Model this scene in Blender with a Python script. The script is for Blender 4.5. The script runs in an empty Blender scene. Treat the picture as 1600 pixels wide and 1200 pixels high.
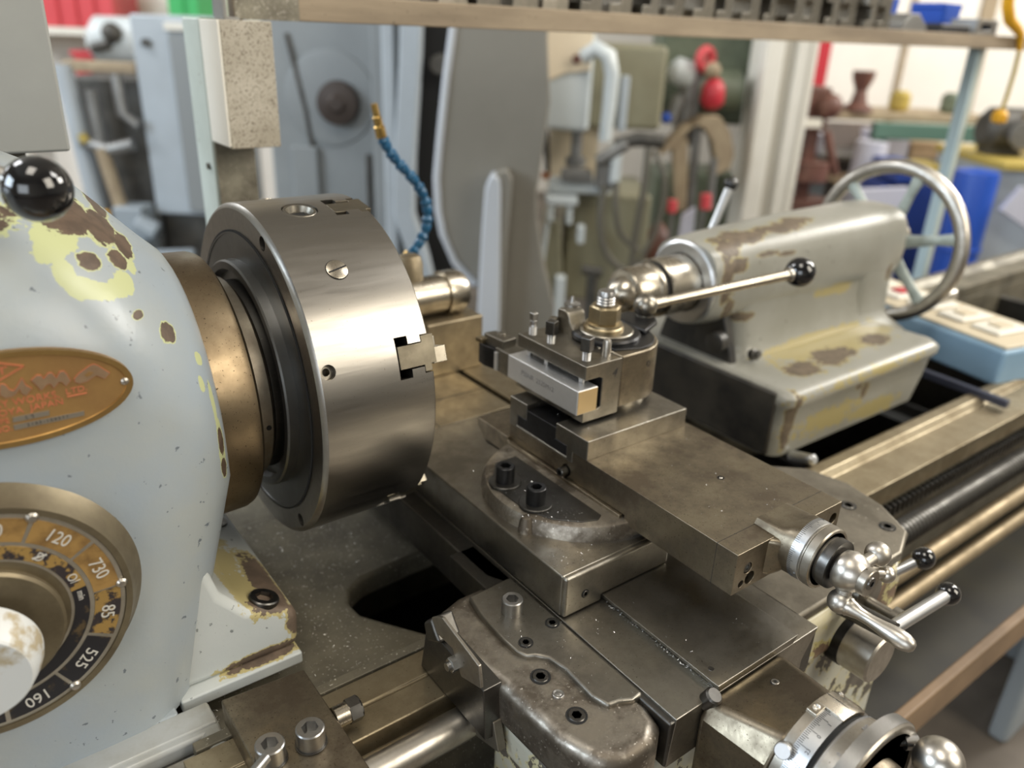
import bpy, bmesh, math, random
from math import pi, sin, cos, radians, sqrt, atan2
from mathutils import Vector, Matrix
random.seed(7)
S = bpy.context.scene
COL = S.collection
ZO = 1.1                       # spindle axis height above the floor; geometry below is written relative to the spindle
# ------------------------------------------------------------------ camera
YAW, PITCH, ROLL = 0.914657, 0.419408, 0.040945
fw = Vector((cos(YAW)*cos(PITCH), sin(YAW)*cos(PITCH), -sin(PITCH)))
r0 = Vector((sin(YAW), -cos(YAW), 0)); u0 = r0.cross(fw)
rr = cos(ROLL)*r0 + sin(ROLL)*u0; uu = -sin(ROLL)*r0 + cos(ROLL)*u0
cam = bpy.data.cameras.new('camera'); co = bpy.data.objects.new('camera', cam); COL.objects.link(co)
co.matrix_world = Matrix(((rr.x, uu.x, -fw.x, -0.22358), (rr.y, uu.y, -fw.y, -0.68607), (rr.z, uu.z, -fw.z, 0.30203+ZO), (0, 0, 0, 1)))
cam.sensor_width = 36; cam.sensor_fit = 'HORIZONTAL'; cam.lens = 1245.04/1600*36
cam.clip_start = .02; cam.clip_end = 60
cam.dof.use_dof = True; cam.dof.focus_distance = .62; cam.dof.aperture_fstop = 3.6; cam.dof.aperture_blades = 0
S.camera = co
# ------------------------------------------------------------------ light
w = bpy.data.worlds.new('world'); S.world = w; w.use_nodes = True
w.node_tree.nodes['Background'].inputs[0].default_value = (.80, .88, 1, 1)
w.node_tree.nodes['Background'].inputs[1].default_value = .30
S.view_settings.view_transform = 'Standard'; S.view_settings.look = 'None'
S.view_settings.exposure = 0.22; S.view_settings.gamma = 1; S.view_settings.use_curve_mapping = False
# the hall runs along the view: s across, h along, z up (origin under the spindle)
HU = Vector((sin(YAW), -cos(YAW), 0)); HV = Vector((cos(YAW), sin(YAW), 0)); HROT = YAW - pi/2
def H(s, h, z): return HU*s + HV*h + Vector((0, 0, z))
def area(name, loc, target, sx, sy, power, col):
    l = bpy.data.lights.new(name, 'AREA'); l.shape = 'RECTANGLE'; l.size = sx; l.size_y = sy; l.energy = power; l.color = col
    o = bpy.data.objects.new(name, l); COL.objects.link(o); o.location = loc + Vector((0, 0, ZO))
    o.rotation_euler = (target - loc).to_track_quat('-Z', 'Y').to_euler(); return o
# daylight through the doorway behind the camera, the side windows and one roof light
area('doorway_daylight', H(-1.0, -3.8, .8), H(-.3, 0, -.1), 2.2, 1.7, 42, (.84, .92, 1))
area('window_daylight', H(-3.5, -1.5, 1.45), H(0, 0, -.1), 2.0, 1.5, 105, (.74, .87, 1))
area('window_daylight', H(2.7, -1.0, 1.55), H(.1, -.2, 0), 1.3, 1.7, 50, (1, .92, .78))
area('unseen_overhead_light', H(.0, -1.0, 2.9), H(.0, -.6, 0), 1.0, 1.4, 30, (1, .93, .82))
area('unseen_overhead_light', H(3.0, 1.3, 2.85), H(1.0, 3.2, -.3), 1.8, .9, 62, (1, .97, .92))  # added lamp that brightens the fronts of the background machines
area('unseen_overhead_light', H(-2.7, 1.3, 2.85), H(-.4, 3.0, -.3), 1.8, .9, 52, (.97, .98, 1))  # added twin on the left, also brightening the background
area('unseen_overhead_light', H(5.2, 3.0, 2.4), H(1.5, 3.6, -.4), 2.4, 1.5, 190, (1, .96, .88))  # added side lamp that brightens the right background
area('unseen_overhead_light', H(-4.6, 3.2, 2.4), H(-1.0, 3.4, -.4), 2.0, 1.5, 120, (.92, .96, 1))  # added side lamp that brightens the left background

# ------------------------------------------------------------------ materials
def mat(name, c1, c2=None, scale=20, rough=.4, rough2=None, metal=0., bump=0., bscale=150, lo=.35, hi=.65, stretch=None, pits=None, pitscale=220, pitamt=.70, coat=0, emit=None):
    m = bpy.data.materials.new(name); m.use_nodes = True; nt = m.node_tree; N = nt.nodes; Lk = nt.links
    b = N['Principled BSDF']; b.inputs['Base Color'].default_value = (*c1, 1); b.inputs['Roughness'].default_value = rough; b.inputs['Metallic'].default_value = metal
    if coat: b.inputs['Coat Weight'].default_value = coat; b.inputs['Coat Roughness'].default_value = .08
    if emit: b.inputs['Emission Color'].default_value = (*c1, 1); b.inputs['Emission Strength'].default_value = emit
    tc = N.new('ShaderNodeTexCoord'); src = tc.outputs['Object']
    if stretch:
        mp = N.new('ShaderNodeMapping'); mp.inputs['Scale'].default_value = stretch; Lk.new(src, mp.inputs[0]); src = mp.outputs[0]
    col = None
    if c2 is not None or rough2 is not None:
        n = N.new('ShaderNodeTexNoise'); n.inputs['Scale'].default_value = scale; n.inputs['Detail'].default_value = 6; n.inputs['Roughness'].default_value = .62; Lk.new(src, n.inputs['Vector'])
        r = N.new('ShaderNodeMapRange'); r.inputs[1].default_value = lo; r.inputs[2].default_value = hi; Lk.new(n.outputs[0], r.inputs[0])
        if c2 is not None:
            mx = N.new('ShaderNodeMix'); mx.data_type = 'RGBA'; mx.inputs[6].default_value = (*c1, 1); mx.inputs[7].default_value = (*c2, 1); Lk.new(r.outputs[0], mx.inputs[0]); col = mx.outputs[2]
        if rough2 is not None:
            q = N.new('ShaderNodeMapRange'); q.inputs[3].default_value = rough; q.inputs[4].default_value = rough2; Lk.new(r.outputs[0], q.inputs[0]); Lk.new(q.outputs[0], b.inputs['Roughness'])
    if pits:
        n = N.new('ShaderNodeTexNoise'); n.inputs['Scale'].default_value = pitscale; n.inputs['Detail'].default_value = 3; Lk.new(tc.outputs['Object'], n.inputs['Vector'])
        r = N.new('ShaderNodeMapRange'); r.inputs[1].default_value = pitamt; r.inputs[2].default_value = pitamt+.04; Lk.new(n.outputs[0], r.inputs[0])
        mx = N.new('ShaderNodeMix'); mx.data_type = 'RGBA'; mx.inputs[7].default_value = (*pits, 1); Lk.new(r.outputs[0], mx.inputs[0])
        if col: Lk.new(col, mx.inputs[6])
        else: mx.inputs[6].default_value = (*c1, 1)
        col = mx.outputs[2]
    if col: Lk.new(col, b.inputs['Base Color'])
    if bump:
        n = N.new('ShaderNodeTexNoise'); n.inputs['Scale'].default_value = bscale; n.inputs['Detail'].default_value = 4; Lk.new(src, n.inputs['Vector'])
        bp = N.new('ShaderNodeBump'); bp.inputs['Strength'].default_value = bump; bp.inputs['Distance'].default_value = .001; Lk.new(n.outputs[0], bp.inputs['Height']); Lk.new(bp.outputs[0], b.inputs['Normal'])
    return m

def chip_paint(name, paint, paint2, putty, bare, spots, nscale=45, namp=.5, rough=.32, general=None, puttyw=.30, putty_spots=()):
    """Old machine paint: bare iron and putty show inside listed chips (centre, radii) whose edges follow noise."""
    m = bpy.data.materials.new(name); m.use_nodes = True; nt = m.node_tree; N = nt.nodes; Lk = nt.links; b = N['Principled BSDF']
    tc = N.new('ShaderNodeTexCoord'); P = tc.outputs['Object']
    def math(op, a, c=None, cl=False):
        n = N.new('ShaderNodeMath'); n.operation = op; n.use_clamp = cl
        for i, v in enumerate((a, c)):
            if v is None: continue
            if isinstance(v, (int, float)): n.inputs[i].default_value = v
            else: Lk.new(v, n.inputs[i])
        return n.outputs[0]
    def noise(sc, det=5):
        n = N.new('ShaderNodeTexNoise'); n.inputs['Scale'].default_value = sc; n.inputs['Detail'].default_value = det; n.inputs['Roughness'].default_value = .6; Lk.new(P, n.inputs['Vector']); return n.outputs[0]
    def field(sp):
        out = None
        for c, rad in sp:
            v = N.new('ShaderNodeVectorMath'); v.operation = 'SUBTRACT'; Lk.new(P, v.inputs[0]); v.inputs[1].default_value = c
            d = N.new('ShaderNodeVectorMath'); d.operation = 'DIVIDE'; Lk.new(v.outputs[0], d.inputs[0]); d.inputs[1].default_value = rad if not isinstance(rad, (int, float)) else (rad,)*3
            l = N.new('ShaderNodeVectorMath'); l.operation = 'LENGTH'; Lk.new(d.outputs[0], l.inputs[0]); l = l.outputs['Value']
            out = l if out is None else math('MINIMUM', out, l)
        return out
    nz = math('MULTIPLY', math('SUBTRACT', math('ADD', math('MULTIPLY', noise(nscale, 6), .6), math('MULTIPLY', noise(nscale*3.3, 4), .4)), .5), namp*6)
    d = math('ADD', field(spots), nz) if spots else None
    if general:
        g = N.new('ShaderNodeMapRange'); g.inputs[1].default_value = general[1]; g.inputs[2].default_value = general[1]-.12; g.inputs[3].default_value = .6; g.inputs[4].default_value = 1.6; Lk.new(noise(general[0], 7), g.inputs[0])
        d = math('MINIMUM', d, g.outputs[0]) if d is not None else g.outputs[0]
    def mix(f, a, c):
        mx = N.new('ShaderNodeMix'); mx.data_type = 'RGBA'; Lk.new(f, mx.inputs[0])
        for i, v in ((6, a), (7, c)):
            if isinstance(v, tuple): mx.inputs[i].default_value = (*v, 1)
            else: Lk.new(v, mx.inputs[i])
        return mx.outputs[2]
    def step(x, e0, e1):
        r = N.new('ShaderNodeMapRange'); r.inputs[1].default_value = e0; r.inputs[2].default_value = e1; Lk.new(x, r.inputs[0]); return r.outputs[0]
    pc = mix(step(noise(9, 6), .38, .66), paint, paint2)
    pc = mix(step(noise(130, 3), .675, .70), pc, tuple(x*.45 for x in paint))      # tiny dings
    if putty_spots:
        dp = math('ADD', field(putty_spots), nz); pc = mix(step(dp, .95, .88), pc, putty)
    c = mix(step(d, 1+puttyw, .94+puttyw), pc, putty)
    bn = mix(step(noise(70, 4), .4, .6), bare, tuple(x*1.5 for x in bare))
    c = mix(step(d, .98, .93), c, bn)
    Lk.new(c, b.inputs['Base Color'])
    ro = N.new('ShaderNodeMapRange'); ro.inputs[1].default_value = .93; ro.inputs[2].default_value = .98; ro.inputs[3].default_value = .5; ro.inputs[4].default_value = rough; Lk.new(d, ro.inputs[0]); Lk.new(ro.outputs[0], b.inputs['Roughness'])
    ht = math('ADD', step(d, .93, .98), math('MULTIPLY', noise(160, 3), .35))
    bp = N.new('ShaderNodeBump'); bp.inputs['Strength'].default_value = .35; bp.inputs['Distance'].default_value = .0012; Lk.new(ht, bp.inputs['Height']); Lk.new(bp.outputs[0], b.inputs['Normal'])
    return m

M = {}
M['chuck'] = mat('ground_steel', (.35, .33, .30), (.315, .297, .27), 16, .28, .35, 1, .012, 60, stretch=(1, 9, 9), pits=(.14, .11, .085), pitscale=750, pitamt=.70)
M['chuck_back'] = mat('turned_dark_steel', (.22, .22, .215), (.17, .17, .165), 12, .32, .42, 1, .02, 90)
M['ring'] = mat('oily_brown_iron', (.32, .25, .16), (.18, .135, .085), 18, .30, .46, 1, .08, 120, pits=(.06, .045, .03), pitscale=600, pitamt=.66)
M['ring2'] = mat('worn_collar_steel', (.42, .38, .31), (.24, .20, .16), 22, .3, .5, 1, .08, 140)
M['oily'] = mat('oily_brown_steel', (.33, .285, .21), (.145, .118, .086), 24, .33, .52, 1, .12, 240, lo=.38, hi=.62, pits=(.08, .06, .04), pitscale=760, pitamt=.65)
M['slide'] = mat('grey_slide_steel', (.39, .37, .325), (.19, .175, .15), 18, .29, .48, 1, .08, 220, pits=(.08, .065, .05), pitscale=700, pitamt=.67)
M['tablesteel'] = mat('tan_table_steel', (.44, .375, .265), (.26, .215, .145), 28, .42, .58, 1, .06, 120, pits=(.12, .09, .06), pitscale=600, pitamt=.66)
M['dark'] = mat('dark_oiled_steel', (.15, .145, .135), (.08, .077, .072), 18, .32, .5, 1, .08, 150, pits=(.30, .28, .25), pitscale=620, pitamt=.69)
M['black_steel'] = mat('black_oxide_steel', (.045, .045, .047), (.025, .025, .026), 40, .30, .42, .8)
M['rodsteel'] = mat('dull_tan_rod', (.36, .29, .19), (.24, .19, .12), 24, .50, .62, .9)
M['pan'] = mat('shade_black_pan', (.022, .020, .017), (.05, .045, .03), 8, .45, .6)  # near-black colour paints in the deep shade inside the tray
M['cast'] = mat('grimy_cast_iron', (.26, .235, .19), (.13, .115, .09), 20, .45, .62, .85, .35, 90, pits=(.5, .47, .40), pitscale=240, pitamt=.72)
M['castrough'] = mat('burnished_rough_casting', (.50, .46, .40), (.165, .142, .115), 34, .32, .55, .97, .6, 85, lo=.40, hi=.60, pits=(.62, .58, .52), pitscale=420, pitamt=.66)
M['gapcast'] = mat('dirty_bed_casting', (.20, .18, .13), (.10, .088, .064), 16, .42, .6, .3, .5, 110, pits=(.50, .47, .40), pitscale=420, pitamt=.66)
M['way'] = mat('worn_way_steel', (.44, .375, .26), (.24, .195, .125), 19, .40, .54, .95, .08, 130, pits=(.12, .09, .055), pitscale=600, pitamt=.66)
M['holder'] = mat('hardened_tool_steel', (.33, .305, .26), (.20, .185, .155), 30, .29, .45, 1, .06, 240, pits=(.08, .07, .055), pitscale=800, pitamt=.68)
M['jaw'] = mat('ground_jaw_steel', (.23, .205, .155), (.16, .14, .105), 40, .36, .48, 1, .04, 160)
M['shank'] = mat('satin_nickel_shank', (.80, .81, .82), (.70, .70, .70), 30, .42, .52, .9, .02, 200)
M['tip'] = mat('golden_end_face', (.62, .50, .31), None, 20, .34, metal=1)
M['polish'] = mat('polished_steel', (.62, .59, .54), (.44, .41, .36), 44, .30, .44, 1, .05, 140)
M['bright'] = mat('bright_turned_steel', (.55, .50, .42), (.40, .36, .29), 40, .22, .36, 1, .03, 160)
M['brass_nut'] = mat('yellowed_nut_steel', (.50, .41, .26), (.34, .28, .18), 50, .28, .42, 1, .08, 200)
M['scale'] = mat('satin_chrome_scale', (.68, .69, .70), (.58, .59, .60), 20, .30, .38, 1)
M['ink'] = mat('black_engraving', (.02, .02, .022), rough=.5)
M['greyink'] = mat('faint_engraving', (.30, .30, .31), rough=.45, metal=.8)
M['ball'] = mat('black_phenolic', (.006, .006, .007), rough=.09, coat=.6)
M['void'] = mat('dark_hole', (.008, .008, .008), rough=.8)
M['screw'] = mat('dark_socket_screw', (.17, .165, .155), (.10, .095, .09), 60, .30, .42, 1)
M['screw_bright'] = mat('zinc_socket_screw', (.46, .46, .45), (.34, .33, .32), 60, .28, .4, 1)
M['plate'] = mat('ochre_plate_field', (.47, .285, .105), (.36, .205, .08), 22, .36, .46, .55)
M['plate_rim'] = mat('worn_brass_rim', (.66, .44, .17), (.46, .29, .11), 30, .28, .40, .9)
M['redletter'] = mat('copper_red_lettering', (.72, .23, .12), (.55, .17, .09), 60, .4, metal=.25)
M['pinkmetal'] = mat('raised_copper_lettering', (.47, .32, .20), (.38, .25, .15), 60, .36, metal=.6)
M['greytag'] = mat('stamped_grey_strip', (.36, .32, .26), rough=.4, metal=.7)
M['ochre'] = mat('worn_ochre_enamel', (.36, .215, .07), (.20, .115, .04), 55, .40, metal=.15, lo=.42, hi=.62)
M['ochreworn'] = mat('flaking_ochre_enamel', (.32, .20, .06), (.035, .028, .03), 110, .40, metal=.1, lo=.47, hi=.53)
M['blackenamel'] = mat('worn_black_enamel', (.018, .017, .020), (.10, .07, .035), 60, .36, metal=.1, lo=.58, hi=.66)
M['dialmetal'] = mat('dull_dial_aluminium', (.58, .54, .46), (.42, .38, .31), 40, .36, .48, .85)
M['dialrim'] = mat('grimy_dial_boss', (.215, .178, .112), (.13, .105, .066), 24, .34, .5, .55, .06, 120)
M['numeral'] = mat('pale_numeral', (.74, .72, .66), rough=.4, metal=.4)
M['hdpaint'] = mat('control_box_grey', (.34, .345, .325), (.30, .305, .29), 6, .38, .46, 0, pits=(.06, .06, .05), pitscale=90, pitamt=.78)
M['grey_frame'] = mat('worn_grey_enamel', (.42, .435, .43), (.30, .29, .25), 18, .30, .42, .15, .05, 90)
M['steelbar'] = mat('brushed_bar', (.46, .43, .38), (.30, .27, .225), 36, .30, .44, .95, .05, 150, pits=(.10, .085, .06), pitscale=330, pitamt=.70)
M['knobpaint'] = mat('chipped_white_knob', (.62, .64, .64), (.42, .36, .25), 30, .34, metal=0, lo=.55, hi=.62, pits=(.12, .07, .05), pitscale=90, pitamt=.70)
M['copper'] = mat('copper_orange', (.60, .25, .12), rough=.35, metal=.9)
M['tail_dark'] = mat('near_black_iron', (.035, .034, .033), (.075, .068, .055), 16, .34, .55, .4, .2, 60)
M['wood'] = mat('grimy_timber', (.36, .285, .195), (.22, .17, .115), 9, .6, .7, 0, .3, 60, stretch=(.35, 3, 3), pits=(.10, .075, .045), pitscale=200, pitamt=.66)
M['rimwood'] = mat('brown_tray_rim', (.235, .155, .09), (.15, .10, .06), 8, .5, .62)
M['postgreen'] = mat('pale_green_post_paint', (.50, .55, .50), (.42, .46, .41), 10, .45, metal=0, pits=(.16, .15, .11), pitscale=120, pitamt=.72)
M['postdirt'] = mat('chip_covered_post_paint', (.27, .25, .19), (.13, .115, .085), 30, .6, metal=.1, bump=.3, bscale=260, pits=(.62, .58, .50), pitscale=560, pitamt=.64)
M['blockface'] = mat('speckled_block_face', (.50, .455, .375), (.36, .32, .25), 20, .7, bump=.3, bscale=300, pits=(.13, .105, .07), pitscale=620, pitamt=.585)
M['hoseblue'] = mat('blue_hose_plastic', (.010, .075, .165), (.018, .115, .235), 60, .28)
M['brass'] = mat('brass', (.72, .48, .16), (.52, .34, .12), 60, .26, metal=1)
def flat(name, c, rough=.5, metal=0., c2=None, sc=8): return mat(name, c, c2, sc, rough, metal=metal)
M['guard'] = flat('guard_grey_paint', (.235, .222, .19), .42, 0, (.205, .193, .165), 3)
M['guardtrim'] = flat('guard_pale_edge', (.50, .53, .57), .4, 0)
M['cabgrey'] = flat('machine_blue_grey', (.265, .285, .29), .42, 0, (.22, .238, .245), 3)
M['palegrey'] = flat('pale_cabinet_paint', (.45, .50, .54), .42, 0, (.40, .44, .47), 4)
M['cabdoor'] = flat('cabinet_door_grey', (.26, .275, .275), .42)
M['millwhite'] = flat('mill_pale_paint', (.62, .665, .67), .38, 0, (.56, .60, .60), 4)
M['millgreen'] = flat('mill_olive_paint', (.27, .255, .17), .45, 0, (.22, .205, .135), 4)
M['cream'] = flat('cream_paint', (.80, .68, .50), .5)
M['white'] = flat('white_paint', (.80, .77, .69), .5, 0, (.72, .69, .60), 3)
M['darkgrease'] = flat('dark_greasy_machinery', (.055, .052, .046), .5, .3, (.10, .093, .08), 14)
M['midmetal'] = flat('dull_grey_metal', (.30, .30, .29), .42, .6, (.20, .195, .185), 12)
M['red'] = flat('red_plastic', (.50, .03, .045), .4)
M['redcrate'] = flat('red_crate', (.60, .07, .08), .5)
M['green'] = flat('green_crate', (.05, .42, .12), .5)
M['blue'] = flat('blue_plastic', (.015, .075, .42), .4)
M['barsteel'] = flat('dark_blued_bar', (.075, .08, .115), .4, .6)
M['bluedark'] = flat('dark_blue_plastic', (.02, .05, .24), .45)
M['skyblue'] = flat('pale_blue_enamel', (.25, .39, .53), .38, 0, (.21, .34, .47), 5)
M['postblue'] = flat('pale_blue_post_paint', (.40, .51, .55), .45)
M['beige'] = flat('beige_socket_panel', (.60, .52, .38), .5)
M['yellow'] = flat('yellow_plastic', (.78, .40, .02), .45)
M['yellowdull'] = flat('dull_yellow', (.45, .34, .08), .5)
M['brown'] = flat('rust_brown_paint', (.17, .075, .055), .5, 0, (.11, .05, .038), 9)
M['knobbrown'] = flat('dark_brown_knob', (.055, .040, .032), .45, .3)
M['greenbench'] = flat('bench_green', (.10, .19, .15), .5)
M['darkgreen'] = flat('olive_green_machine', (.15, .18, .12), .5, 0, (.09, .11, .075), 8)
M['tan'] = flat('tan_sack', (.40, .32, .21), .7, 0, (.30, .23, .15), 12)
M['cardboard'] = flat('cardboard', (.45, .32, .19), .7)
M['cable'] = flat('grey_brown_cable', (.12, .11, .085), .5)
M['lilac'] = flat('pale_lilac_sheet', (.56, .56, .64), .5)
M['legblue'] = flat('leg_grey_blue', (.30, .34, .37), .45)

# ------------------------------------------------------------------ mesh builder
def frame_of(D):
    D = Vector(D).normalized(); a = Vector((0, 0, 1)) if abs(D.z) < .9 else Vector((1, 0, 0))
    X = a.cross(D).normalized(); return X, D.cross(X), D
def hexr(th, r):                        # apothem r
    a = (th % (pi/3)) - pi/6; return r/cos(a)
class MB:
    def __init__(s): s.bm = bmesh.new()
    def quadface(s, vs):
        try: s.bm.faces.new(vs)
        except ValueError: pass
    def box(s, x0, x1, y0, y1, z0, z1, mtx=None):
        v = [Vector((x, y, z)) for x in (x0, x1) for y in (y0, y1) for z in (z0, z1)]
        if mtx is not None: v = [mtx @ q for q in v]
        v = [s.bm.verts.new(q) for q in v]
        for f in ((0, 1, 3, 2), (4, 6, 7, 5), (0, 4, 5, 1), (2, 3, 7, 6), (0, 2, 6, 4), (1, 5, 7, 3)): s.bm.faces.new([v[i] for i in f])
        return s
    def prism(s, poly, axis, a, b, fn=None):
        f = fn or {'x': lambda p, t: (t, p[0], p[1]), 'y': lambda p, t: (p[0], t, p[1]), 'z': lambda p, t: (p[0], p[1], t)}[axis]
        A = [s.bm.verts.new(f(p, a)) for p in poly]; B = [s.bm.verts.new(f(p, b)) for p in poly]; n = len(poly)
        s.bm.faces.new(A); s.bm.faces.new(B[::-1])
        for i in range(n): s.bm.faces.new((A[i], B[i], B[(i+1) % n], A[(i+1) % n]))
        return s
    def loft(s, rings, cap=True, closed=True):
        R = [[s.bm.verts.new(p) for p in r] for r in rings]; n = len(R[0])
        for a, b in zip(R, R[1:]):
            for i in range(n if closed else n-1): s.quadface((a[i], a[(i+1) % n], b[(i+1) % n], b[i]))
        if cap:
            for r in (R[0], R[-1]):
                try: s.bm.faces.new(r)
                except ValueError: pass
        return s
    def rev(s, P, D, prof, n=32, X=None):
        """turned solid: prof = [(t, r)] along D; r may be ('hex', apothem)"""
        X0, Y0, Z0 = frame_of(D); P = Vector(P); rings = []
        for t, r in prof:
            if r == 0: rings.append([s.bm.verts.new(P + Z0*t)]); continue
            ring = []
            for i in range(n):
                th = 2*pi*i/n; q = hexr(th, r[1]) if isinstance(r, tuple) else r
                ring.append(s.bm.verts.new(P + Z0*t + X0*(q*cos(th)) + Y0*(q*sin(th))))
            rings.append(ring)
        for a, b in zip(rings, rings[1:]):
            for i in range(n):
                j = (i+1) % n
                if len(a) == 1 and len(b) == 1: continue
                if len(a) == 1: s.quadface((a[0], b[j], b[i]))
                elif len(b) == 1: s.quadface((a[i], a[j], b[0]))
                else: s.quadface((a[i], a[j], b[j], b[i]))
        for r in (rings[0], rings[-1]):
            if len(r) > 1: s.bm.faces.new(r)
        return s
    def cyl(s, p0, p1, r, r1=None, n=24):
        p0 = Vector(p0); p1 = Vector(p1); return s.rev(p0, p1-p0, [(0, r), ((p1-p0).length, r if r1 is None else r1)], n)
    def sphere(s, c, r, n=28, sq=1):
        pr = [(-r*cos(pi*i/(n//2))*sq, r*sin(pi*i/(n//2))) for i in range(n//2+1)]; pr[0] = (-r*sq, 0); pr[-1] = (r*sq, 0)
        return s.rev(c, (0, 0, 1), pr, n)
    def tube(s, pts, r, n=10):
        pts = [Vector(p) for p in pts]; rings = []
        for i, p in enumerate(pts):
            d = (pts[min(i+1, len(pts)-1)] - pts[max(i-1, 0)]); X0, Y0, _ = frame_of(d)
            q = r[i] if isinstance(r, (list, tuple)) else r
            rings.append([p + X0*(q*cos(2*pi*k/n)) + Y0*(q*sin(2*pi*k/n)) for k in range(n)])
        return s.loft(rings)
    def torus(s, c, D, R, r, n=64, k=14):
        X0, Y0, Z0 = frame_of(D); c = Vector(c); rings = []
        for i in range(n+1):
            a = 2*pi*i/n; d = X0*cos(a) + Y0*sin(a)
            rings.append([c + d*(R + r*cos(2*pi*j/k)) + Z0*(r*sin(2*pi*j/k)) for j in range(k)])
        s.loft(rings, cap=False); return s
    def done(s, name='m'):
        bmesh.ops.remove_doubles(s.bm, verts=s.bm.verts, dist=1e-6)
        bmesh.ops.recalc_face_normals(s.bm, faces=s.bm.faces)
        me = bpy.data.meshes.new(name); s.bm.to_mesh(me); s.bm.free(); return me
BASE = {}
def thing(name, base, label, cat, group=None, kind=None):
    o = bpy.data.objects.new(name, None); o.empty_display_size = .02; COL.objects.link(o)
    o.location = Vector(base) + Vector((0, 0, ZO)); BASE[o.name] = Vector(base)
    o['label'] = label; o['category'] = cat
    if group: o['group'] = group
    if kind: o['kind'] = kind
    return o
def build(mb, name, m, parent=None, bevel=0., seg=2, ang=32, base=None, label=None, kind=None, cut=None):
    me = mb.done(name)
    off = BASE[parent.name] if parent is not None else Vector(base or (0, 0, 0))
    me.transform(Matrix.Translation(-off))
    for mm in (m if isinstance(m, (list, tuple)) else [m]): me.materials.append(M[mm] if isinstance(mm, str) else mm)
    o = bpy.data.objects.new(name, me); COL.objects.link(o)
    if parent is not None: o.parent = parent; BASE[o.name] = BASE[parent.name]
    else: o.location = off + Vector((0, 0, ZO)); BASE[o.name] = off
    if cut is not None:
        cme = cut.done('c'); cme.transform(Matrix.Translation(-off)); co_ = bpy.data.objects.new('c', cme); COL.objects.link(co_)
        o.parent = None; keep = o.location.copy(); o.location = (0, 0, 0)
        bo = o.modifiers.new('b', 'BOOLEAN'); bo.operation = 'DIFFERENCE'; bo.object = co_; bo.solver = 'EXACT'
        dg = bpy.context.evaluated_depsgraph_get(); dg.update()
        nm = bpy.data.meshes.new_from_object(o.evaluated_get(dg)); o.modifiers.clear(); o.data = nm
        bpy.data.objects.remove(co_); o.location = keep
        if parent is not None: o.parent = parent
        me = nm
    for p in me.polygons: p.use_smooth = True
    me.set_sharp_from_angle(angle=radians(ang))
    if bevel:
        b = o.modifiers.new('bevel', 'BEVEL'); b.width = bevel; b.segments = seg; b.limit_method = 'ANGLE'; b.angle_limit = radians(38); b.harden_normals = True
    if label: o['label'] = label
    if kind: o['kind'] = kind
    return o
def part(parent, name, m, fn, **k):
    mb = MB(); fn(mb); return build(mb, name, m, parent, **k)
def solo(name, base, m, label, cat, fn, group=None, kind=None, **k):
    mb = MB(); fn(mb); o = build(mb, name, m, None, base=base, **k); o['label'] = label; o['category'] = cat
    if group: o['group'] = group
    if kind: o['kind'] = kind
    return o
def struct(name, m, fn, **k):
    mb = MB(); fn(mb); o = build(mb, name, m, None, **k); o['kind'] = 'structure'; return o
def words(txt, O, X, Y, size, m, parent, name, ext=.0003, align='CENTER', sx=1.):
    cu = bpy.data.curves.new('t', 'FONT'); cu.body = txt; cu.size = size; cu.extrude = ext; cu.align_x = align; cu.align_y = 'CENTER'; cu.resolution_u = 3
    ob = bpy.data.objects.new('t', cu); COL.objects.link(ob); dg = bpy.context.evaluated_depsgraph_get()
    me = bpy.data.meshes.new_from_object(ob.evaluated_get(dg)); bpy.data.objects.remove(ob)
    X = Vector(X).normalized(); Y = Vector(Y).normalized(); Z = X.cross(Y); O = Vector(O)
    for v in me.vertices: v.co = O + X*(v.co.x*sx) + Y*v.co.y + Z*v.co.z - BASE[parent.name]
    me.materials.clear(); me.materials.append(M[m]); o = bpy.data.objects.new(name, me); COL.objects.link(o); o.parent = parent; BASE[o.name] = BASE[parent.name]; return o
def copy_thing(root, delta, label=None, rotz=0, scale=1):
    r = root.copy(); COL.objects.link(r); r.location = root.location + Vector(delta); r.rotation_euler.z += rotz; r.scale = (scale,)*3
    BASE[r.name] = BASE[root.name]
    if label: r['label'] = label
    for ch in list(root.children):
        c = ch.copy(); COL.objects.link(c); c.parent = r
        for g in list(ch.children):
            d = g.copy(); COL.objects.link(d); d.parent = c
    return r
def socket(mb, P, D, r, h, hx=None, deep=None):
    hx = hx or r*.52; deep = deep or r*.9
    mb.rev(P, D, [(0, r), (h-.08*r, r), (h, r*.92), (h, ('hex', hx)), (h-deep, ('hex', hx*.98)), (h-deep, 0)], 24)
def sunk(parent, P, D, r, m='screw', name='socket_screw', rim='void'):
    """counterbored socket screw: dark ring with the head almost flush"""
    P = Vector(P); Dn = Vector(D).normalized()
    o = part(parent, name, m, lambda b: socket(b, P, Dn, r*.80, .0010, r*.42, .0030))
    part(parent, 'counterbore', rim, lambda b: b.rev(P, Dn, [(0, r), (.0004, r), (.0004, r*.82), (0, r*.82)], 24))
    return o
def thread(mb, P, D, r, L, pitch=.0012, n=18):
    pr = [(0, r*.9)]; t = 0
    while t < L-pitch: pr += [(t+.1*pitch, r*.87), (t+.5*pitch, r), (t+.6*pitch, r)]; t += pitch
    pr += [(L, r*.85), (L, 0)]; mb.rev(P, D, pr, n)
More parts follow.
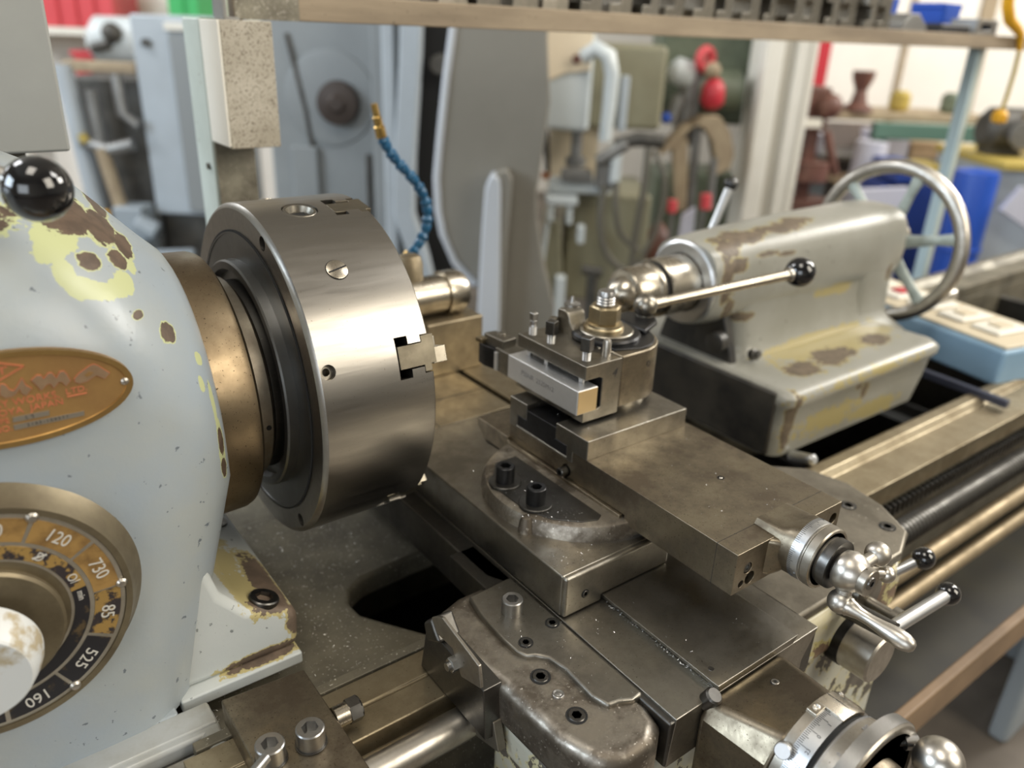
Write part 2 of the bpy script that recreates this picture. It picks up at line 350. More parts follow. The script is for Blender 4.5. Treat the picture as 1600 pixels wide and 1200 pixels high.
# ================================================================== the hall
def hallbox(mb, s0, s1, h0, h1, z0, z1):
    m = Matrix((( HU.x, HV.x, 0, 0), (HU.y, HV.y, 0, 0), (0, 0, 1, 0), (0, 0, 0, 1)))
    mb.box(s0, s1, h0, h1, z0, z1, m)
M['floor'] = mat('workshop_concrete', (.17, .14, .11), (.10, .083, .066), 3, .5, .65, 0, .1, 40)
M['rackback'] = flat('rack_back_brown', (.22, .17, .14), .6, 0, (.13, .11, .10), 4)
M['trimgrey'] = flat('column_tan_strip', (.52, .49, .42), .6)  # tan tone of the column stripe
M['wall'] = mat('painted_wall', (.62, .59, .53), (.56, .53, .47), 1.5, .7)
M['wallwhite'] = mat('white_wall_sheet', (.86, .82, .75), (.80, .76, .69), 2, .6)
M['ceiling'] = mat('ceiling_sheet', (.42, .39, .34), None, rough=.8)
struct('floor', 'floor', lambda b: hallbox(b, -6, 7, -5, 7.5, -ZO-.05, -ZO))
struct('wall_back', 'wall', lambda b: hallbox(b, -6, 7, 7.0, 7.1, -ZO, 3.2))
struct('wall_left', 'wall', lambda b: hallbox(b, -6.1, -6, -5, 7.1, -ZO, 3.2))
struct('wall_right', 'wall', lambda b: hallbox(b, 7, 7.1, -5, 7.1, -ZO, 3.2))
struct('wall_front', 'wall', lambda b: hallbox(b, -6, 7, -5.1, -5, -ZO, 3.2))
struct('ceiling', 'ceiling', lambda b: hallbox(b, -6, 7, -5, 7.1, 3.2, 3.3))
# ================================================================== lathe bed
bed = thing('lathe_bed', (.55, 0, -ZO), 'long iron lathe bed with worn tan ways running under the carriage and tailstock', 'lathe bed')
part(bed, 'front_way', 'way', lambda b: b.prism([(-.265, -.234), (-.265, -.206), (-.264, -.205), (-.238, -.205), (-.237, -.2062), (-.235, -.2062), (-.234, -.205), (-.208, -.205), (-.208, -.234)], 'x', -.15, .30), bevel=.0006)
part(bed, 'front_way', 'way', lambda b: b.prism([(-.285, -.235), (-.285, -.206), (-.236, -.206), (-.228, -.197), (-.212, -.197), (-.196, -.212), (-.196, -.235)], 'x', .30, 2.3), bevel=.0012)
part(bed, 'rear_way', 'gapcast', lambda b: b.prism([(.10, -.235), (.10, -.205), (.15, -.205), (.165, -.193), (.18, -.205), (.20, -.205), (.20, -.235)], 'x', .60, 2.3), bevel=.0012)
part(bed, 'front_wall', 'gapcast', lambda b: (b.box(.30, 2.3, -.278, -.20, -.42, -.235), b.box(-.15, .30, -.252, -.20, -.42, -.233)), bevel=.003)
part(bed, 'rear_wall', 'gapcast', lambda b: b.box(-.45, 2.3, .10, .20, -.45, -.235), bevel=.003)
part(bed, 'gap_web', 'gapcast', lambda b: b.prism([(-.14, -.20), (-.14, .11), (.60, .11), (.60, -.040), (.13, -.052), (.075, -.056), (.055, -.066), (.045, -.082), (.047, -.105), (.062, -.128), (.095, -.176), (.095, -.20)], 'z', -.26, -.232), bevel=.006)
for x in (.60, 1.0, 1.45, 1.9): part(bed, 'cross_web', 'dark', lambda b: b.box(x, x+.03, -.20, .10, -.42, -.262))
part(bed, 'way_lip', 'gapcast', lambda b: b.box(-.14, .60, -.206, -.196, -.235, -.204), bevel=.001)
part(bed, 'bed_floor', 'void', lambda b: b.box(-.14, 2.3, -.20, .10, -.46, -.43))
for x0, x1 in ((-.55, .0), (1.75, 2.3)): part(bed, 'plinth', 'legblue', lambda b: b.box(x0, x1, -.27, .25, -ZO, -.502), bevel=.01)
part(bed, 'rack', 'dark', lambda b: [b.box(.60+.012*i, .606+.012*i, -.288, -.278, -.262, -.246) for i in range(130)], kind='stuff')
# chip tray under the bed with its timber-coloured rim, leg panel behind it
tray = thing('chip_tray', (1.0, -.2, -.50), 'sheet metal chip tray with brown rim running under the lathe bed', 'tray')
part(tray, 'pan', 'pan', lambda b: b.box(-.55, 2.35, -.40, .35, -.50, -.485))
part(tray, 'front_rim', 'rimwood', lambda b: b.box(-.55, 2.35, -.412, -.398, -.50, -.445), bevel=.003)
# ------------------------------------------------------------------ rods in front of the bed
def rod(name, y, z, r, m, lab, x0=.45, x1=2.25):
    t = thing(name, (x0, y, z), lab, 'shaft'); part(t, 'shaft', m, lambda b: b.cyl((x0, y, z), (x1, y, z), r, n=28)); return t
t = rod('lead_screw', -.330, -.238, .0150, 'dark', 'dark greasy lead screw, uppermost of the long rods in front of the bed')
part(t, 'thread', 'dark', lambda b: [b.torus((.60+.008*i, -.330, -.238), (1, 0, 0), .0150, .0016, 18, 5) for i in range(205)], kind='stuff')
rod('polished_shaft', -.284, -.222, .0140, 'polish', 'thick polished shaft below the front way between stop block and carriage', -.16, .08)
rod('feed_rod', -.345, -.285, .011, 'rodsteel', 'tan feed shaft running along the bed just below the lead screw', .45)
rod('control_rod', -.352, -.325, .010, 'rodsteel', 'lowest tan control shaft of the three long rods below the bed', .45)

# ================================================================== headstock
hd = thing('headstock', (-.30, 0, -.206), 'chipped pale grey lathe headstock with an oval brass nameplate and round speed dial', 'headstock')
XS = [-.066, -.069, -.075, -.083, -.093, -.105, -.120, -.138, -.16, -.19, -.24, -.32, -.45, -.60]
def interp(x, T):
    T = sorted(T)
    for (a, va), (c, vc) in zip(T, T[1:]):
        if a <= x <= c: return va + (vc-va)*(x-a)/(c-a)
    return T[0][1] if x < T[0][0] else T[-1][1]
def headring(x, k=12):
    hw = interp(x, [(-.066, .120), (-.069, .126), (-.075, .132), (-.083, .138), (-.093, .144), (-.105, .150), (-.12, .156), (-.138, .161), (-.16, .164), (-.19, .165), (-.6, .165)])
    tp = interp(x, [(-.066, .120), (-.069, .126), (-.075, .132), (-.083, .140), (-.093, .151), (-.105, .164), (-.12, .180), (-.138, .194), (-.16, .205), (-.19, .213), (-.24, .217), (-.6, .219)])
    rc = min(hw-.001, .150); rz = min(.130, tp+.02)
    lean = lambda z: .048*max(0, (-.03-z)/.177)*max(0, min(1, (x+.17)/.10))
    P_ = [(-hw, z) for z in (-.207, -.17, -.13, -.09, -.06, -.03)]
    for i in range(k+1):
        a = pi - (pi/2)*i/k; P_.append((-hw+rc + rc*cos(a), tp-rz + rz*sin(a)))
    for i in range(k+1):
        a = pi/2 - (pi/2)*i/k; P_.append((hw-rc + rc*cos(a), tp-rz + rz*sin(a)))
    P_ += [(hw, z) for z in (-.03, -.06, -.09, -.13, -.17, -.207)]
    return [Vector((x - lean(z), y, z)) for y, z in P_]
PAINT = ((.305, .352, .395), (.345, .37, .365)); PUTTY = (.47, .50, .27); BARE = (.075, .050, .034)
HS = dict()   # chips on the headstock, given from its own origin
def chips(px, base): return [((c[0]-base[0], c[1]-base[1], c[2]-base[2]), r) for c, r in px]
HCH = [((-.190, -.125, .192), (.060, .030, .016)), ((-.1399, -.0886, .1790), (.022, .035, .014)), ((-.1191, -.0741, .1655), (.016, .03, .012)), ((-.1068, -.0742, .1510), (.009, .02, .009)), ((-.1125, -.0252, .1705), (.012, .03, .009)),
       ((-.117, -.0995, .1474), (.011, .012, .007)), ((-.1378, -.1192, .1536), (.009, .010, .0065)), ((-.0974, -.1219, .097), (.008, .009, .0075)), ((-.1166, -.1307, .1164), (.007, .007, .003)), ((-.0725, -.1291, .0062), (.003, .006, .012)), ((-.0727, -.1297, -.0159), (.003, .006, .009))]
HPT = [((-.1530, -.1100, .1700), (.018, .020, .012)), ((-.160, -.1230, .1640), (.012, .012, .009)), ((-.1552, -.1321, .152), (.008, .012, .012)), ((-.1487, -.1366, .1418), (.010, .010, .009)), ((-.141, -.134, .1385), (.011, .010, .006)), ((-.1336, -.1317, .136), (.013, .010, .007)), ((-.125, -.124, .135), (.010, .010, .008)), ((-.1183, -.1157, .1359), (.010, .012, .010)), ((-.1101, -.0934, .1427), (.007, .010, .010)), ((-.0771, -.1147, .0707), (.004, .006, .006)), ((-.0802, -.1263, .0551), (.003, .006, .008)), ((-.0726, -.1295, .002), (.0035, .008, .030)), ((-.0735, -.125, .035), (.002, .008, .03))]
M['hpaint'] = chip_paint('chipped_headstock_paint', PAINT[0], PAINT[1], PUTTY, BARE, chips(HCH, (-.30, 0, -.206)), nscale=70, namp=.24, puttyw=.13, putty_spots=chips(HPT, (-.30, 0, -.206)))
part(hd, 'casting', 'hpaint', lambda b: b.loft([headring(x) for x in XS]), ang=50)
part(hd, 'bearing_cap', 'ring', lambda b: b.rev((-.072, 0, 0), (1, 0, 0), [(0, .1185), (.031, .1175), (.036, .1155), (.039, .111), (.039, .07), (0, .07)], 96))
part(hd, 'collar', 'ring2', lambda b: b.rev((-.034, 0, 0), (1, 0, 0), [(0, .0935), (.016, .0925), (.019, .0895), (.019, .05), (0, .05)], 96))
part(hd, 'spindle_nose', 'dark', lambda b: b.rev((-.02, 0, 0), (1, 0, 0), [(0, .080), (.02, .080), (.02, 0), (0, 0)], 64))
part(hd, 'oil_pin', 'void', lambda b: b.rev((-.022, -.0905, -.012), (0, -1, -.12), [(0, .0022), (.0022, .0022), (.0022, 0)], 12))
# foot with its hold-down screw
FOOTCH = [((-.040, -.095, -.160), (.016, .05, .010)), ((-.052, -.128, -.158), (.020, .014, .010)), ((-.032, -.135, -.178), (.010, .010, .016)), ((-.060, -.141, -.201), (.04, .008, .006))]
FOOTPT = [((-.065, -.105, -.150), (.030, .034, .016)), ((-.075, -.05, -.145), (.04, .05, .02))]
M['footpaint'] = chip_paint('chipped_foot_paint', (.50, .53, .52), (.55, .57, .55), (.47, .40, .19), (.11, .08, .058), chips(FOOTCH, (-.30, 0, -.206)), nscale=80, namp=.34, puttyw=.22, putty_spots=chips(FOOTPT, (-.30, 0, -.206)))
part(hd, 'foot', 'footpaint', lambda b: b.prism([(-.135, -.206), (-.030, -.206), (-.027, -.172), (-.036, -.163), (-.070, -.150), (-.090, -.125), (-.098, -.095), (-.135, -.09)], 'y', -.140, .14), bevel=.008, seg=3)
o = part(hd, 'socket_screw', 'screw', lambda b: socket(b, (-.0530, -.1240, -.1595), (.30, 0, 1), .0130, .0065))
part(hd, 'socket_screw', 'screw', lambda b: socket(b, (-.050, .02, -.163), (.25, 0, 1), .0135, .0055))
part(hd, 'foot_ledge', 'footpaint', lambda b: b.box(-.135, -.032, -.152, -.10, -.216, -.204), bevel=.002)
part(hd, 'lower_casting', 'hpaint', lambda b: b.box(-.60, -.14, -.163, .163, -.215, -.203), bevel=.003)
# nameplate: oval brass plate with raised rim
def oval(cx, cz, a, c, y, n=72, rot=radians(-2.)): return [Vector((cx + a*cos(t)*cos(rot) - c*sin(t)*sin(rot), y, cz + a*cos(t)*sin(rot) + c*sin(t)*cos(rot))) for t in [2*pi*i/n for i in range(n)]]
npl = part(hd, 'nameplate', 'plate', lambda b: b.loft([oval(-.202, .0885, .0695, .0305, -.1625), oval(-.202, .0885, .0695, .0305, -.1668)]), label='oval brass nameplate with raised copper letters')
part(npl, 'raised_rim', 'plate_rim', lambda b: b.loft([oval(-.202, .0885, .0695, .0305, -.1645), oval(-.202, .0885, .0695, .0305, -.1678), oval(-.202, .0885, .0655, .0270, -.1678), oval(-.202, .0885, .0650, .0265, -.1668)], cap=False), ang=40)
part(npl, 'rivet', 'polish', lambda b: b.rev((-.1375, -.1668, .0862), (0, -1, 0), [(0, .0027), (.001, .0024), (.0018, .0014), (.002, 0)], 20))
LU = [(-.2052, .0932), (-.203, .0907), (-.2, .0905), (-.1971, .0918), (-.1948, .0948), (-.1943, .0914), (-.1921, .0897), (-.1887, .0934), (-.1914, .096), (-.1925, .101), (-.1955, .0967), (-.198, .094), (-.2, .095), (-.2012, .0981), (-.2022, .0994), (-.204, .0995)]
LM = [(-.188, .0986), (-.1846, .1011), (-.1825, .1004), (-.1816, .0979), (-.1787, .1009), (-.1769, .1011), (-.1748, .0969), (-.1723, .1006), (-.1704, .1007), (-.169, .0984), (-.1677, .0935), (-.1707, .0908), (-.1723, .094), (-.1739, .0944), (-.1773, .0909), (-.1785, .0944), (-.1804, .0942), (-.1842, .0909), (-.1856, .0943)]
LA = [(-.1654, .0942), (-.1626, .097), (-.1562, .1007), (-.1534, .1015), (-.1514, .1002), (-.1453, .0936), (-.1487, .0906), (-.1529, .0939), (-.1592, .091), (-.1631, .0907), (-.1653, .0921)]
LH = [(-.1597, .0957), (-.1567, .0974), (-.1542, .0962), (-.1562, .0946), (-.1587, .0941)]
def letter(poly, nm='letter', m='pinkmetal', y1=-.1676):
    part(npl, nm, m, lambda b: b.prism(poly, 'y', -.1660, y1), ang=20)
for L_ in (LU, LM, LA): letter(L_)
letter(LH, 'letter_counter', 'plate', -.16775)
def outline(poly, wd):
    cx = sum(p[0] for p in poly)/len(poly); cz = sum(p[1] for p in poly)/len(poly)
    def f(b):
        n = len(poly)
        for i in range(n):
            (x0, z0), (x1, z1) = poly[i], poly[(i+1) % n]; dx, dz = x1-x0, z1-z0; l = sqrt(dx*dx+dz*dz); nx, nz = -dz/l*wd/2, dx/l*wd/2
            b.prism([(x0+nx, z0+nz), (x1+nx, z1+nz), (x1-nx, z1-nz), (x0-nx, z0-nz)], 'y', -.1662, -.1674)
    return f
for L_ in (LU, LM, LA): part(npl, 'letter_edge', 'redletter', outline(L_, .0005))
part(npl, 'diamond_mark', 'redletter', outline([(-.2120, .1165), (-.1901, .1082), (-.2120, .0985), (-.2340, .1082)], .0007))
YD = Vector((0, 0, 1))
words('or', (-.2035, -.1668, .1085), (1, 0, 0), YD, .0105, 'redletter', npl, 'lettering')
words('MACHINERY WORKS,', (-.1750, -.1668, .0860), (1, 0, -.02), YD, .0066, 'redletter', npl, 'lettering', align='RIGHT')
words('NAGOYA  JAPAN', (-.1735, -.1668, .0808), (1, 0, 0), YD, .0058, 'redletter', npl, 'lettering', align='RIGHT', sx=1.1)
words('LTD.', (-.1655, -.1668, .0866), (1, 0, .02), YD, .0052, 'redletter', npl, 'lettering', sx=1.15)
part(npl, 'lettering_underline', 'redletter', lambda b: b.box(-.1712, -.1600, -.1674, -.1660, .0831, .0837))
words('TYPE', (-.2036, -.1668, .0757), (1, 0, 0), YD, .0050, 'redletter', npl, 'lettering', align='RIGHT')
words('NO.', (-.2030, -.1668, .0705), (1, 0, 0), YD, .0055, 'redletter', npl, 'lettering', align='RIGHT')
part(npl, 'type_strip', 'greytag', lambda b: b.prism([(-.2016, .0773), (-.1823, .0770), (-.1826, .0738), (-.2022, .0740)], 'y', -.166, -.1673))
part(npl, 'number_strip', 'greytag', lambda b: b.prism([(-.2023, .0723), (-.1636, .0717), (-.1639, .0687), (-.2023, .0689)], 'y', -.166, -.1673))
words('L  S', (-.193, -.1673, .0755), (1, 0, 0), YD, .0030, 'ink', npl, 'lettering', .0001)
words('2 1 0 5 - 1 0 0 5 1 1', (-.184, -.1673, .0704), (1, 0, 0), YD, .0028, 'ink', npl, 'lettering', .0001)
# speed dial
DC = (-.2415, -.0535)
dl = part(hd, 'dial_boss', 'dialrim', lambda b: b.rev((DC[0], -.160, DC[1]), (0, -1, 0), [(0, .0955), (.004, .0935), (.008, .0905), (.020, .0850), (.0225, .0840), (.0225, .080), (.021, .080), (.021, 0)], 110), label='round speed dial with ochre and black number fields')
YF = -.1812
def sector(b, r0_, r1_, a0, a1, y0=YF+.002, y1=YF-.0006, n=10):
    p = [(DC[0] + r1_*cos(radians(a0+(a1-a0)*i/n)), DC[1] + r1_*sin(radians(a0+(a1-a0)*i/n))) for i in range(n+1)]
    p += [(DC[0] + r0_*cos(radians(a1+(a0-a1)*i/n)), DC[1] + r0_*sin(radians(a1+(a0-a1)*i/n))) for i in range(n+1)]
    b.prism(p, 'y', y0, y1)
part(dl, 'dial_face', 'dialmetal', lambda b: b.rev((DC[0], YF+.003, DC[1]), (0, -1, 0), [(0, .0795), (.003, .0795), (.003, .0465), (0, .0465)], 110))
SEC = [('90', 77, 'ochre'), ('120', 46, 'ochre'), ('730', 15, 'ochre'), ('85', -15, 'ochreworn'), ('525', -46, 'blackenamel'), ('160', -77, 'blackenamel'), ('350', -108, 'blackenamel')]
for txt, a, mm in SEC:
    part(dl, 'number_field', mm, lambda b: sector(b, .0605, .0765, a-14.4, a+14.4))
    ra = radians(a); words(txt, (DC[0]+.0684*cos(ra), YF-.0006, DC[1]+.0684*sin(ra)), (sin(ra), 0, -cos(ra)), (cos(ra), 0, sin(ra)), .0122, 'numeral', dl, 'numeral', .0004, sx=.86)
part(dl, 'inner_field', 'ochreworn', lambda b: sector(b, .0485, .0575, 8, 110, n=30))
part(dl, 'inner_field', 'blackenamel', lambda b: sector(b, .0485, .0575, -125, 8, n=30))
for a, tx, sz in ((48, 'D', .0085), (18, 'O/', .0085), (2, 'min', .0062)):
    ra = radians(a); words(tx, (DC[0]+.053*cos(ra), YF-.0006, DC[1]+.053*sin(ra)), (sin(ra), 0, -cos(ra)), (cos(ra), 0, sin(ra)), sz, 'numeral', dl, 'lettering', .0003, sx=.8)
part(dl, 'lettering', 'numeral', lambda b: b.prism([(DC[0]+.053*cos(radians(48))+q*.0042, DC[1]+.053*sin(radians(48))+e*.0006+.0006) for q, e in ((-1, -1), (1, -1), (1, 1), (-1, 1))], 'y', YF, YF-.001))
for a in (62, 1, -61, -122):
    part(dl, 'dial_screw', 'polish', lambda b: b.rev((DC[0]+.0780*cos(radians(a)), YF, DC[1]+.0780*sin(radians(a))), (0, -1, 0), [(0, .0038), (.0015, .0036), (.003, .0022), (.0034, 0)], 20))
part(dl, 'hub_ring', 'dialrim', lambda b: b.rev((DC[0]-.004, YF+.004, DC[1]-.004), (0, -1, 0), [(0, .0465), (.008, .0465), (.0095, .0445), (.0095, 0)], 80))
kn = thing('speed_selector_knob', (-.256, -.191, -.066), 'chipped white selector knob in the middle of the speed dial', 'knob')
part(kn, 'grip', 'knobpaint', lambda b: b.rev((-.2545, -.1880, -.0650), (-.16, -1, -.10), [(0, .0400), (.005, .0400), (.012, .0385), (.022, .0350), (.0235, .0335), (.0238, 0)], 64), ang=25)
gl = thing('gear_lever', (-.215, -.155, .205), 'black ball gear lever above the headstock top', 'lever')
part(gl, 'ball_knob', 'ball', lambda b: b.sphere((-.1638, -.1615, .2090), .0185, 40), ang=60)
part(gl, 'shaft', 'polish', lambda b: b.cyl((-.172, -.153, .2125), (-.255, -.075, .238), .006))
part(gl, 'boss', 'cast', lambda b: b.cyl((-.258, -.072, .205), (-.258, -.072, .255), .018), bevel=.002)
# control box behind the headstock
bx = thing('control_box', (-.20, .27, .178), 'plain grey sheet metal control box behind the headstock top', 'box')
part(bx, 'case', 'hdpaint', lambda b: b.box(-.33, -.088, .20, .34, .178, .50), bevel=.003)
part(bx, 'seam', 'void', lambda b: b.box(-.0885, -.0872, .215, .218, .18, .5))
for x in (-.25, -.14): part(bx, 'bracket', 'cast', lambda b: b.box(x, x+.02, .26, .30, -ZO, .18))
# gearbox top under the headstock with sliding bar
gb = thing('feed_gearbox', (-.30, -.24, -.45), 'grey enamelled feed gearbox top with a sliding steel bar below the headstock', 'gearbox')
part(gb, 'housing', 'grey_frame', lambda b: b.box(-.60, -.116, -.34, -.165, -.206, -.46), bevel=.004, cut=(lambda: MB().box(-.62, -.131, -.33, -.192, -.226, -.19))())
part(gb, 'rear_rim', 'grey_frame', lambda b: b.box(-.60, -.117, -.186, -.160, -.214, -.204), bevel=.003)
part(gb, 'slide_bar', 'steelbar', lambda b: b.box(-.55, -.137, -.214, -.199, -.2255, -.213), bevel=.001)
part(gb, 'slide_track', 'dark', lambda b: b.box(-.55, -.131, -.200, -.193, -.226, -.218))
part(gb, 'stop_pin', 'grey_frame', lambda b: b.box(-.155, -.147, -.262, -.214, -.2255, -.219), bevel=.001)
part(gb, 'copper_tab', 'copper', lambda b: b.prism([(-.30, -.225), (-.195, -.222), (-.188, -.232), (-.30, -.240)], 'z', -.2255, -.217), bevel=.001)
# ------------------------------------------------------------------ carriage stop block on the front way
st = thing('carriage_stop', (-.08, -.25, -.206), 'brown steel stop block clamped on the front way with two socket screws', 'stop block')
part(st, 'block', 'oily', lambda b: b.prism([(-.113, -.188), (-.047, -.193), (-.047, -.345), (-.113, -.345)], 'z', -.207, -.183), bevel=.0015)
part(st, 'side_plate', 'cast', lambda b: b.box(-.113, -.047, -.345, -.29, -.30, -.205), bevel=.001)
for (x, y) in ((-.0725, -.266), (-.1015, -.263)):
    q = part(st, 'socket_screw', 'screw_bright', lambda b: socket(b, (x, y, -.184), (0, 0, 1), .0105, .017), label=None)
    part(q, 'washer', 'screw', lambda b: b.rev((x, y, -.183), (0, 0, 1), [(0, .0118), (.0012, .0118), (.0012, .0106), (0, .0106)], 24))
q = part(st, 'hex_bolt', 'bright', lambda b: b.rev((-.047, -.250, -.188), (1, 0, 0), [(0, .0085), (.012, .0085), (.012, 0)], 24))
part(q, 'hex_head', 'screw', lambda b: b.rev((-.036, -.250, -.188), (1, 0, 0), [(0, ('hex', .0088)), (.009, ('hex', .0088)), (.0105, .0085), (.0105, 0)], 24), ang=20)
hk = solo('steel_pin_wrench', (-.13, -.28, -.175), 'screw_bright', 'short bright steel pin lying against a socket screw of the stop block', 'pin', lambda b: b.cyl((-.150, -.300, -.166), (-.108, -.2735, -.167), .0038))
# ================================================================== chuck
ck = thing('lathe_chuck', (.05, 0, -.155), 'large silver six-jaw lathe chuck on the spindle beside the headstock', 'chuck')
RC = .155
def pol(th, r, x): return Vector((x, r*cos(radians(th)), r*sin(radians(th))))
def radial(th):      # local x = lathe x, local y = tangent, local z = radial
    t = radians(th); return Matrix(((1, 0, 0, 0), (0, -sin(t), cos(t), 0), (0, cos(t), sin(t), 0), (0, 0, 0, 1)))
JAWS = (40, 100, 161.5, 224, 280, 340)
cut = MB()
for a in JAWS:
    m = radial(a); prof = [(.0715, -.0178), (.0715, .0178), (.0835, .0178), (.0835, .0108), (.0955, .0108), (.0955, .0165), (.106, .0165), (.106, -.0165), (.0955, -.0165), (.0955, -.0108), (.0835, -.0108), (.0835, -.0178)]
    cut.prism(prof, 'z', .060, .170, fn=lambda p, t: tuple(m @ Vector((p[0], p[1], t))))
for a in (100, 340):
    cut.rev(pol(a, .140, .045), pol(a, 1, 0), [(0, .0155), (.03, .0155)], 32)
for a in (160.8, 280.8, 40.8):
    cut.rev(pol(a, .140, .0105), pol(a, 1, 0), [(0, .0062), (.03, .0062)], 24)
for a in (112, 232, 352):
    cut.rev(pol(a, .1445, -.004), (1, 0, 0), [(0, .0062), (.03, .0062)], 24)
part(ck, 'body', 'chuck', lambda b: b.rev((0, 0, 0), (1, 0, 0), [(0, .080), (0, .1505), (.0012, .1530), (.0035, RC), (.1025, RC), (.104, .1535), (.104, .032), (.06, .030), (.06, .02), (.02, .02), (.02, .08)][:] , 180), ang=24, cut=cut)
part(ck, 'back_ring', 'chuck_back', lambda b: b.rev((0, 0, 0), (-1, 0, 0), [(-.001, .1300), (.0012, .1300), (.0012, .1285), (.0006, .1285), (.0006, .106), (.009, .106), (.0105, .1045), (.0105, .098), (.004, .096), (.004, .02), (-.001, .02)], 140))
part(ck, 'back_groove', 'void', lambda b: b.rev((-.0002, 0, 0), (-1, 0, 0), [(0, .1318), (.0008, .1318), (.0008, .1300), (0, .1300)], 140))
part(ck, 'adapter_plate', 'dark', lambda b: b.rev((-.014, 0, 0), (1, 0, 0), [(0, .088), (.014, .088), (.014, .02), (0, .02)], 96))
for a in JAWS:
    m = radial(a)
    j = part(ck, 'jaw', 'jaw', lambda b: b.prism([(.0735, -.0098), (.0735, .0098), (.0965, .0098), (.0965, .0155), (.1035, .0155), (.1035, .0095), (.1085, .0095), (.1085, -.0155), (.0965, -.0155), (.0965, -.0098)], 'z', .062, .1535, fn=lambda p, t: tuple(m @ Vector((p[0], p[1], t)))), bevel=.0005)
    if a == 100: continue
    part(j, 'jaw_step', 'bright', lambda b: b.box(.1080, .1215, -.0030, .0110, .06, .1490, m), bevel=.0006)
    part(j, 'jaw_step', 'holder', lambda b: b.box(.1080, .1150, -.0125, -.0035, .06, .1440, m), bevel=.0006)
for a in (100, 340):
    q = part(ck, 'key_socket', 'holder', lambda b: b.rev(pol(a, .138, .045), pol(a, 1, 0), [(0, .0150), (.0150, .0150), (.0162, .0140), (.0162, .0118), (.011, .0100), (.011, 0)], 36))
    m = radial(a); part(q, 'square_hole', 'void', lambda b: b.box(.045-.0062, .045+.0062, -.0062, .0062, .1495, .1497, m @ Matrix.Rotation(0, 4, 'Z')))
for a in (130.5, 10.5, 70, 310):
    q = part(ck, 'slotted_screw', 'bright', lambda b: b.rev(pol(a, .1515, .043), pol(a, 1, 0), [(0, .0090), (.0042, .0090), (.0044, .0086), (.0044, 0)], 36))
    m = radial(a) @ Matrix.Translation((.043, 0, 0)) @ Matrix.Rotation(radians(-14), 4, 'Z')
    part(q, 'screw_slot', 'void', lambda b: b.box(-.0086, .0086, -.0006, .0006, .1540, .1562, m))
    part(q, 'screw_gap', 'void', lambda b: b.rev(pol(a, .1545, .043), pol(a, 1, 0), [(0, .0096), (.0006, .0096), (.0006, .0091), (0, .0091)], 36))
for a in (160.8, 280.8, 40.8): part(ck, 'pin_hole', 'holder', lambda b: b.rev(pol(a, .1405, .0105), pol(a, 1, 0), [(0, .0061), (.009, .0060), (.009, .0032), (.002, .0030), (.002, 0)], 24))

# ================================================================== carriage (saddle and apron)
cr = thing('carriage', (.30, -.12, -.206), 'lathe carriage saddle with a burnished left wing carrying sunk socket screws, paint peeling below', 'carriage')
part(cr, 'saddle', 'dark', lambda b: b.prism([(.135, -.424), (.315, -.424), (.315, -.30), (.42, -.26), (.46, -.235), (.46, .24), (.12, .24), (.122, -.21), (.135, -.235)], 'z', -.196, -.152), bevel=.002)
part(cr, 'dovetail', 'slide', lambda b: b.prism([(.1405, -.1500), (.3155, -.1500), (.300, -.178), (.300, -.196), (.1365, -.196)], 'y', -.4245, .245), bevel=.0008)
part(cr, 'left_wing', 'castrough', lambda b: b.prism([(.046, -.236), (.062, -.222), (.088, -.214), (.139, -.214), (.139, -.400), (.134, -.416), (.118, -.428), (.090, -.428), (.072, -.416), (.062, -.385), (.059, -.32), (.050, -.27)], 'z', -.200, -.1545), bevel=.011, seg=4)
part(cr, 'wing_pad', 'slide', lambda b: b.prism([(.092, -.226), (.1395, -.224), (.1395, -.392), (.128, -.393), (.1185, -.388), (.109, -.386), (.105, -.372), (.1065, -.340), (.1040, -.323), (.0960, -.315), (.0905, -.312), (.0865, -.304), (.0855, -.285), (.087, -.25)], 'z', -.158, -.1498), bevel=.0028, seg=3)
M['apron'] = chip_paint('peeling_apron_paint', (.50, .51, .46), (.46, .44, .33), (.52, .48, .30), (.085, .075, .06), [], nscale=60, namp=.3, general=(26, .57), puttyw=.25)
part(cr, 'apron', 'apron', lambda b: b.prism([(.066, -.205), (.125, -.205), (.45, -.205), (.50, -.23), (.50, -.46), (.066, -.46)], 'y', -.410, -.300), bevel=.010, seg=3)
part(cr, 'apron_step', 'apron', lambda b: b.box(.064, .130, -.418, -.300, -.232, -.196), bevel=.008, seg=3)
part(cr, 'right_wing', 'cast', lambda b: b.prism([(.31, -.20), (.50, -.215), (.545, -.255), (.556, -.300), (.545, -.350), (.520, -.392), (.480, -.408), (.40, -.408), (.31, -.408)], 'z', -.162, -.150), bevel=.004, seg=3)
M['wingpaint'] = chip_paint('chipped_cream_apron_paint', (.56, .55, .46), (.56, .50, .32), (.56, .50, .22), (.15, .10, .065), [], nscale=60, namp=.3, general=(30, .585), puttyw=.4)
part(cr, 'right_wing_side', 'wingpaint', lambda b: b.prism([(.31, -.20), (.50, -.215), (.545, -.255), (.554, -.300), (.543, -.350), (.518, -.390), (.478, -.412), (.40, -.414), (.31, -.414)], 'z', -.215, -.161), bevel=.010, seg=3)
for (x, y, z, r) in ((.131, -.294, -.1498, .0062), (.0985, -.300, -.1498, .0062)): sunk(cr, (x, y, z), (0, 0, 1), r)
for (x, y, z, r) in ((.0885, -.332, -.1545, .0082), (.0865, -.377, -.1545, .0082)): sunk(cr, (x, y, z), (0, 0, 1), r)
part(cr, 'oil_button', 'screw_bright', lambda b: b.rev((.0880, -.354, -.1545), (0, 0, 1), [(0, .0048), (.0012, .0046), (.0016, .004), (.0012, .0026), (.0018, .001), (.0018, 0)], 24))
q = part(cr, 'cap_screw', 'screw_bright', lambda b: socket(b, (.1120, -.263, -.150), (0, 0, 1), .0092, .0135))
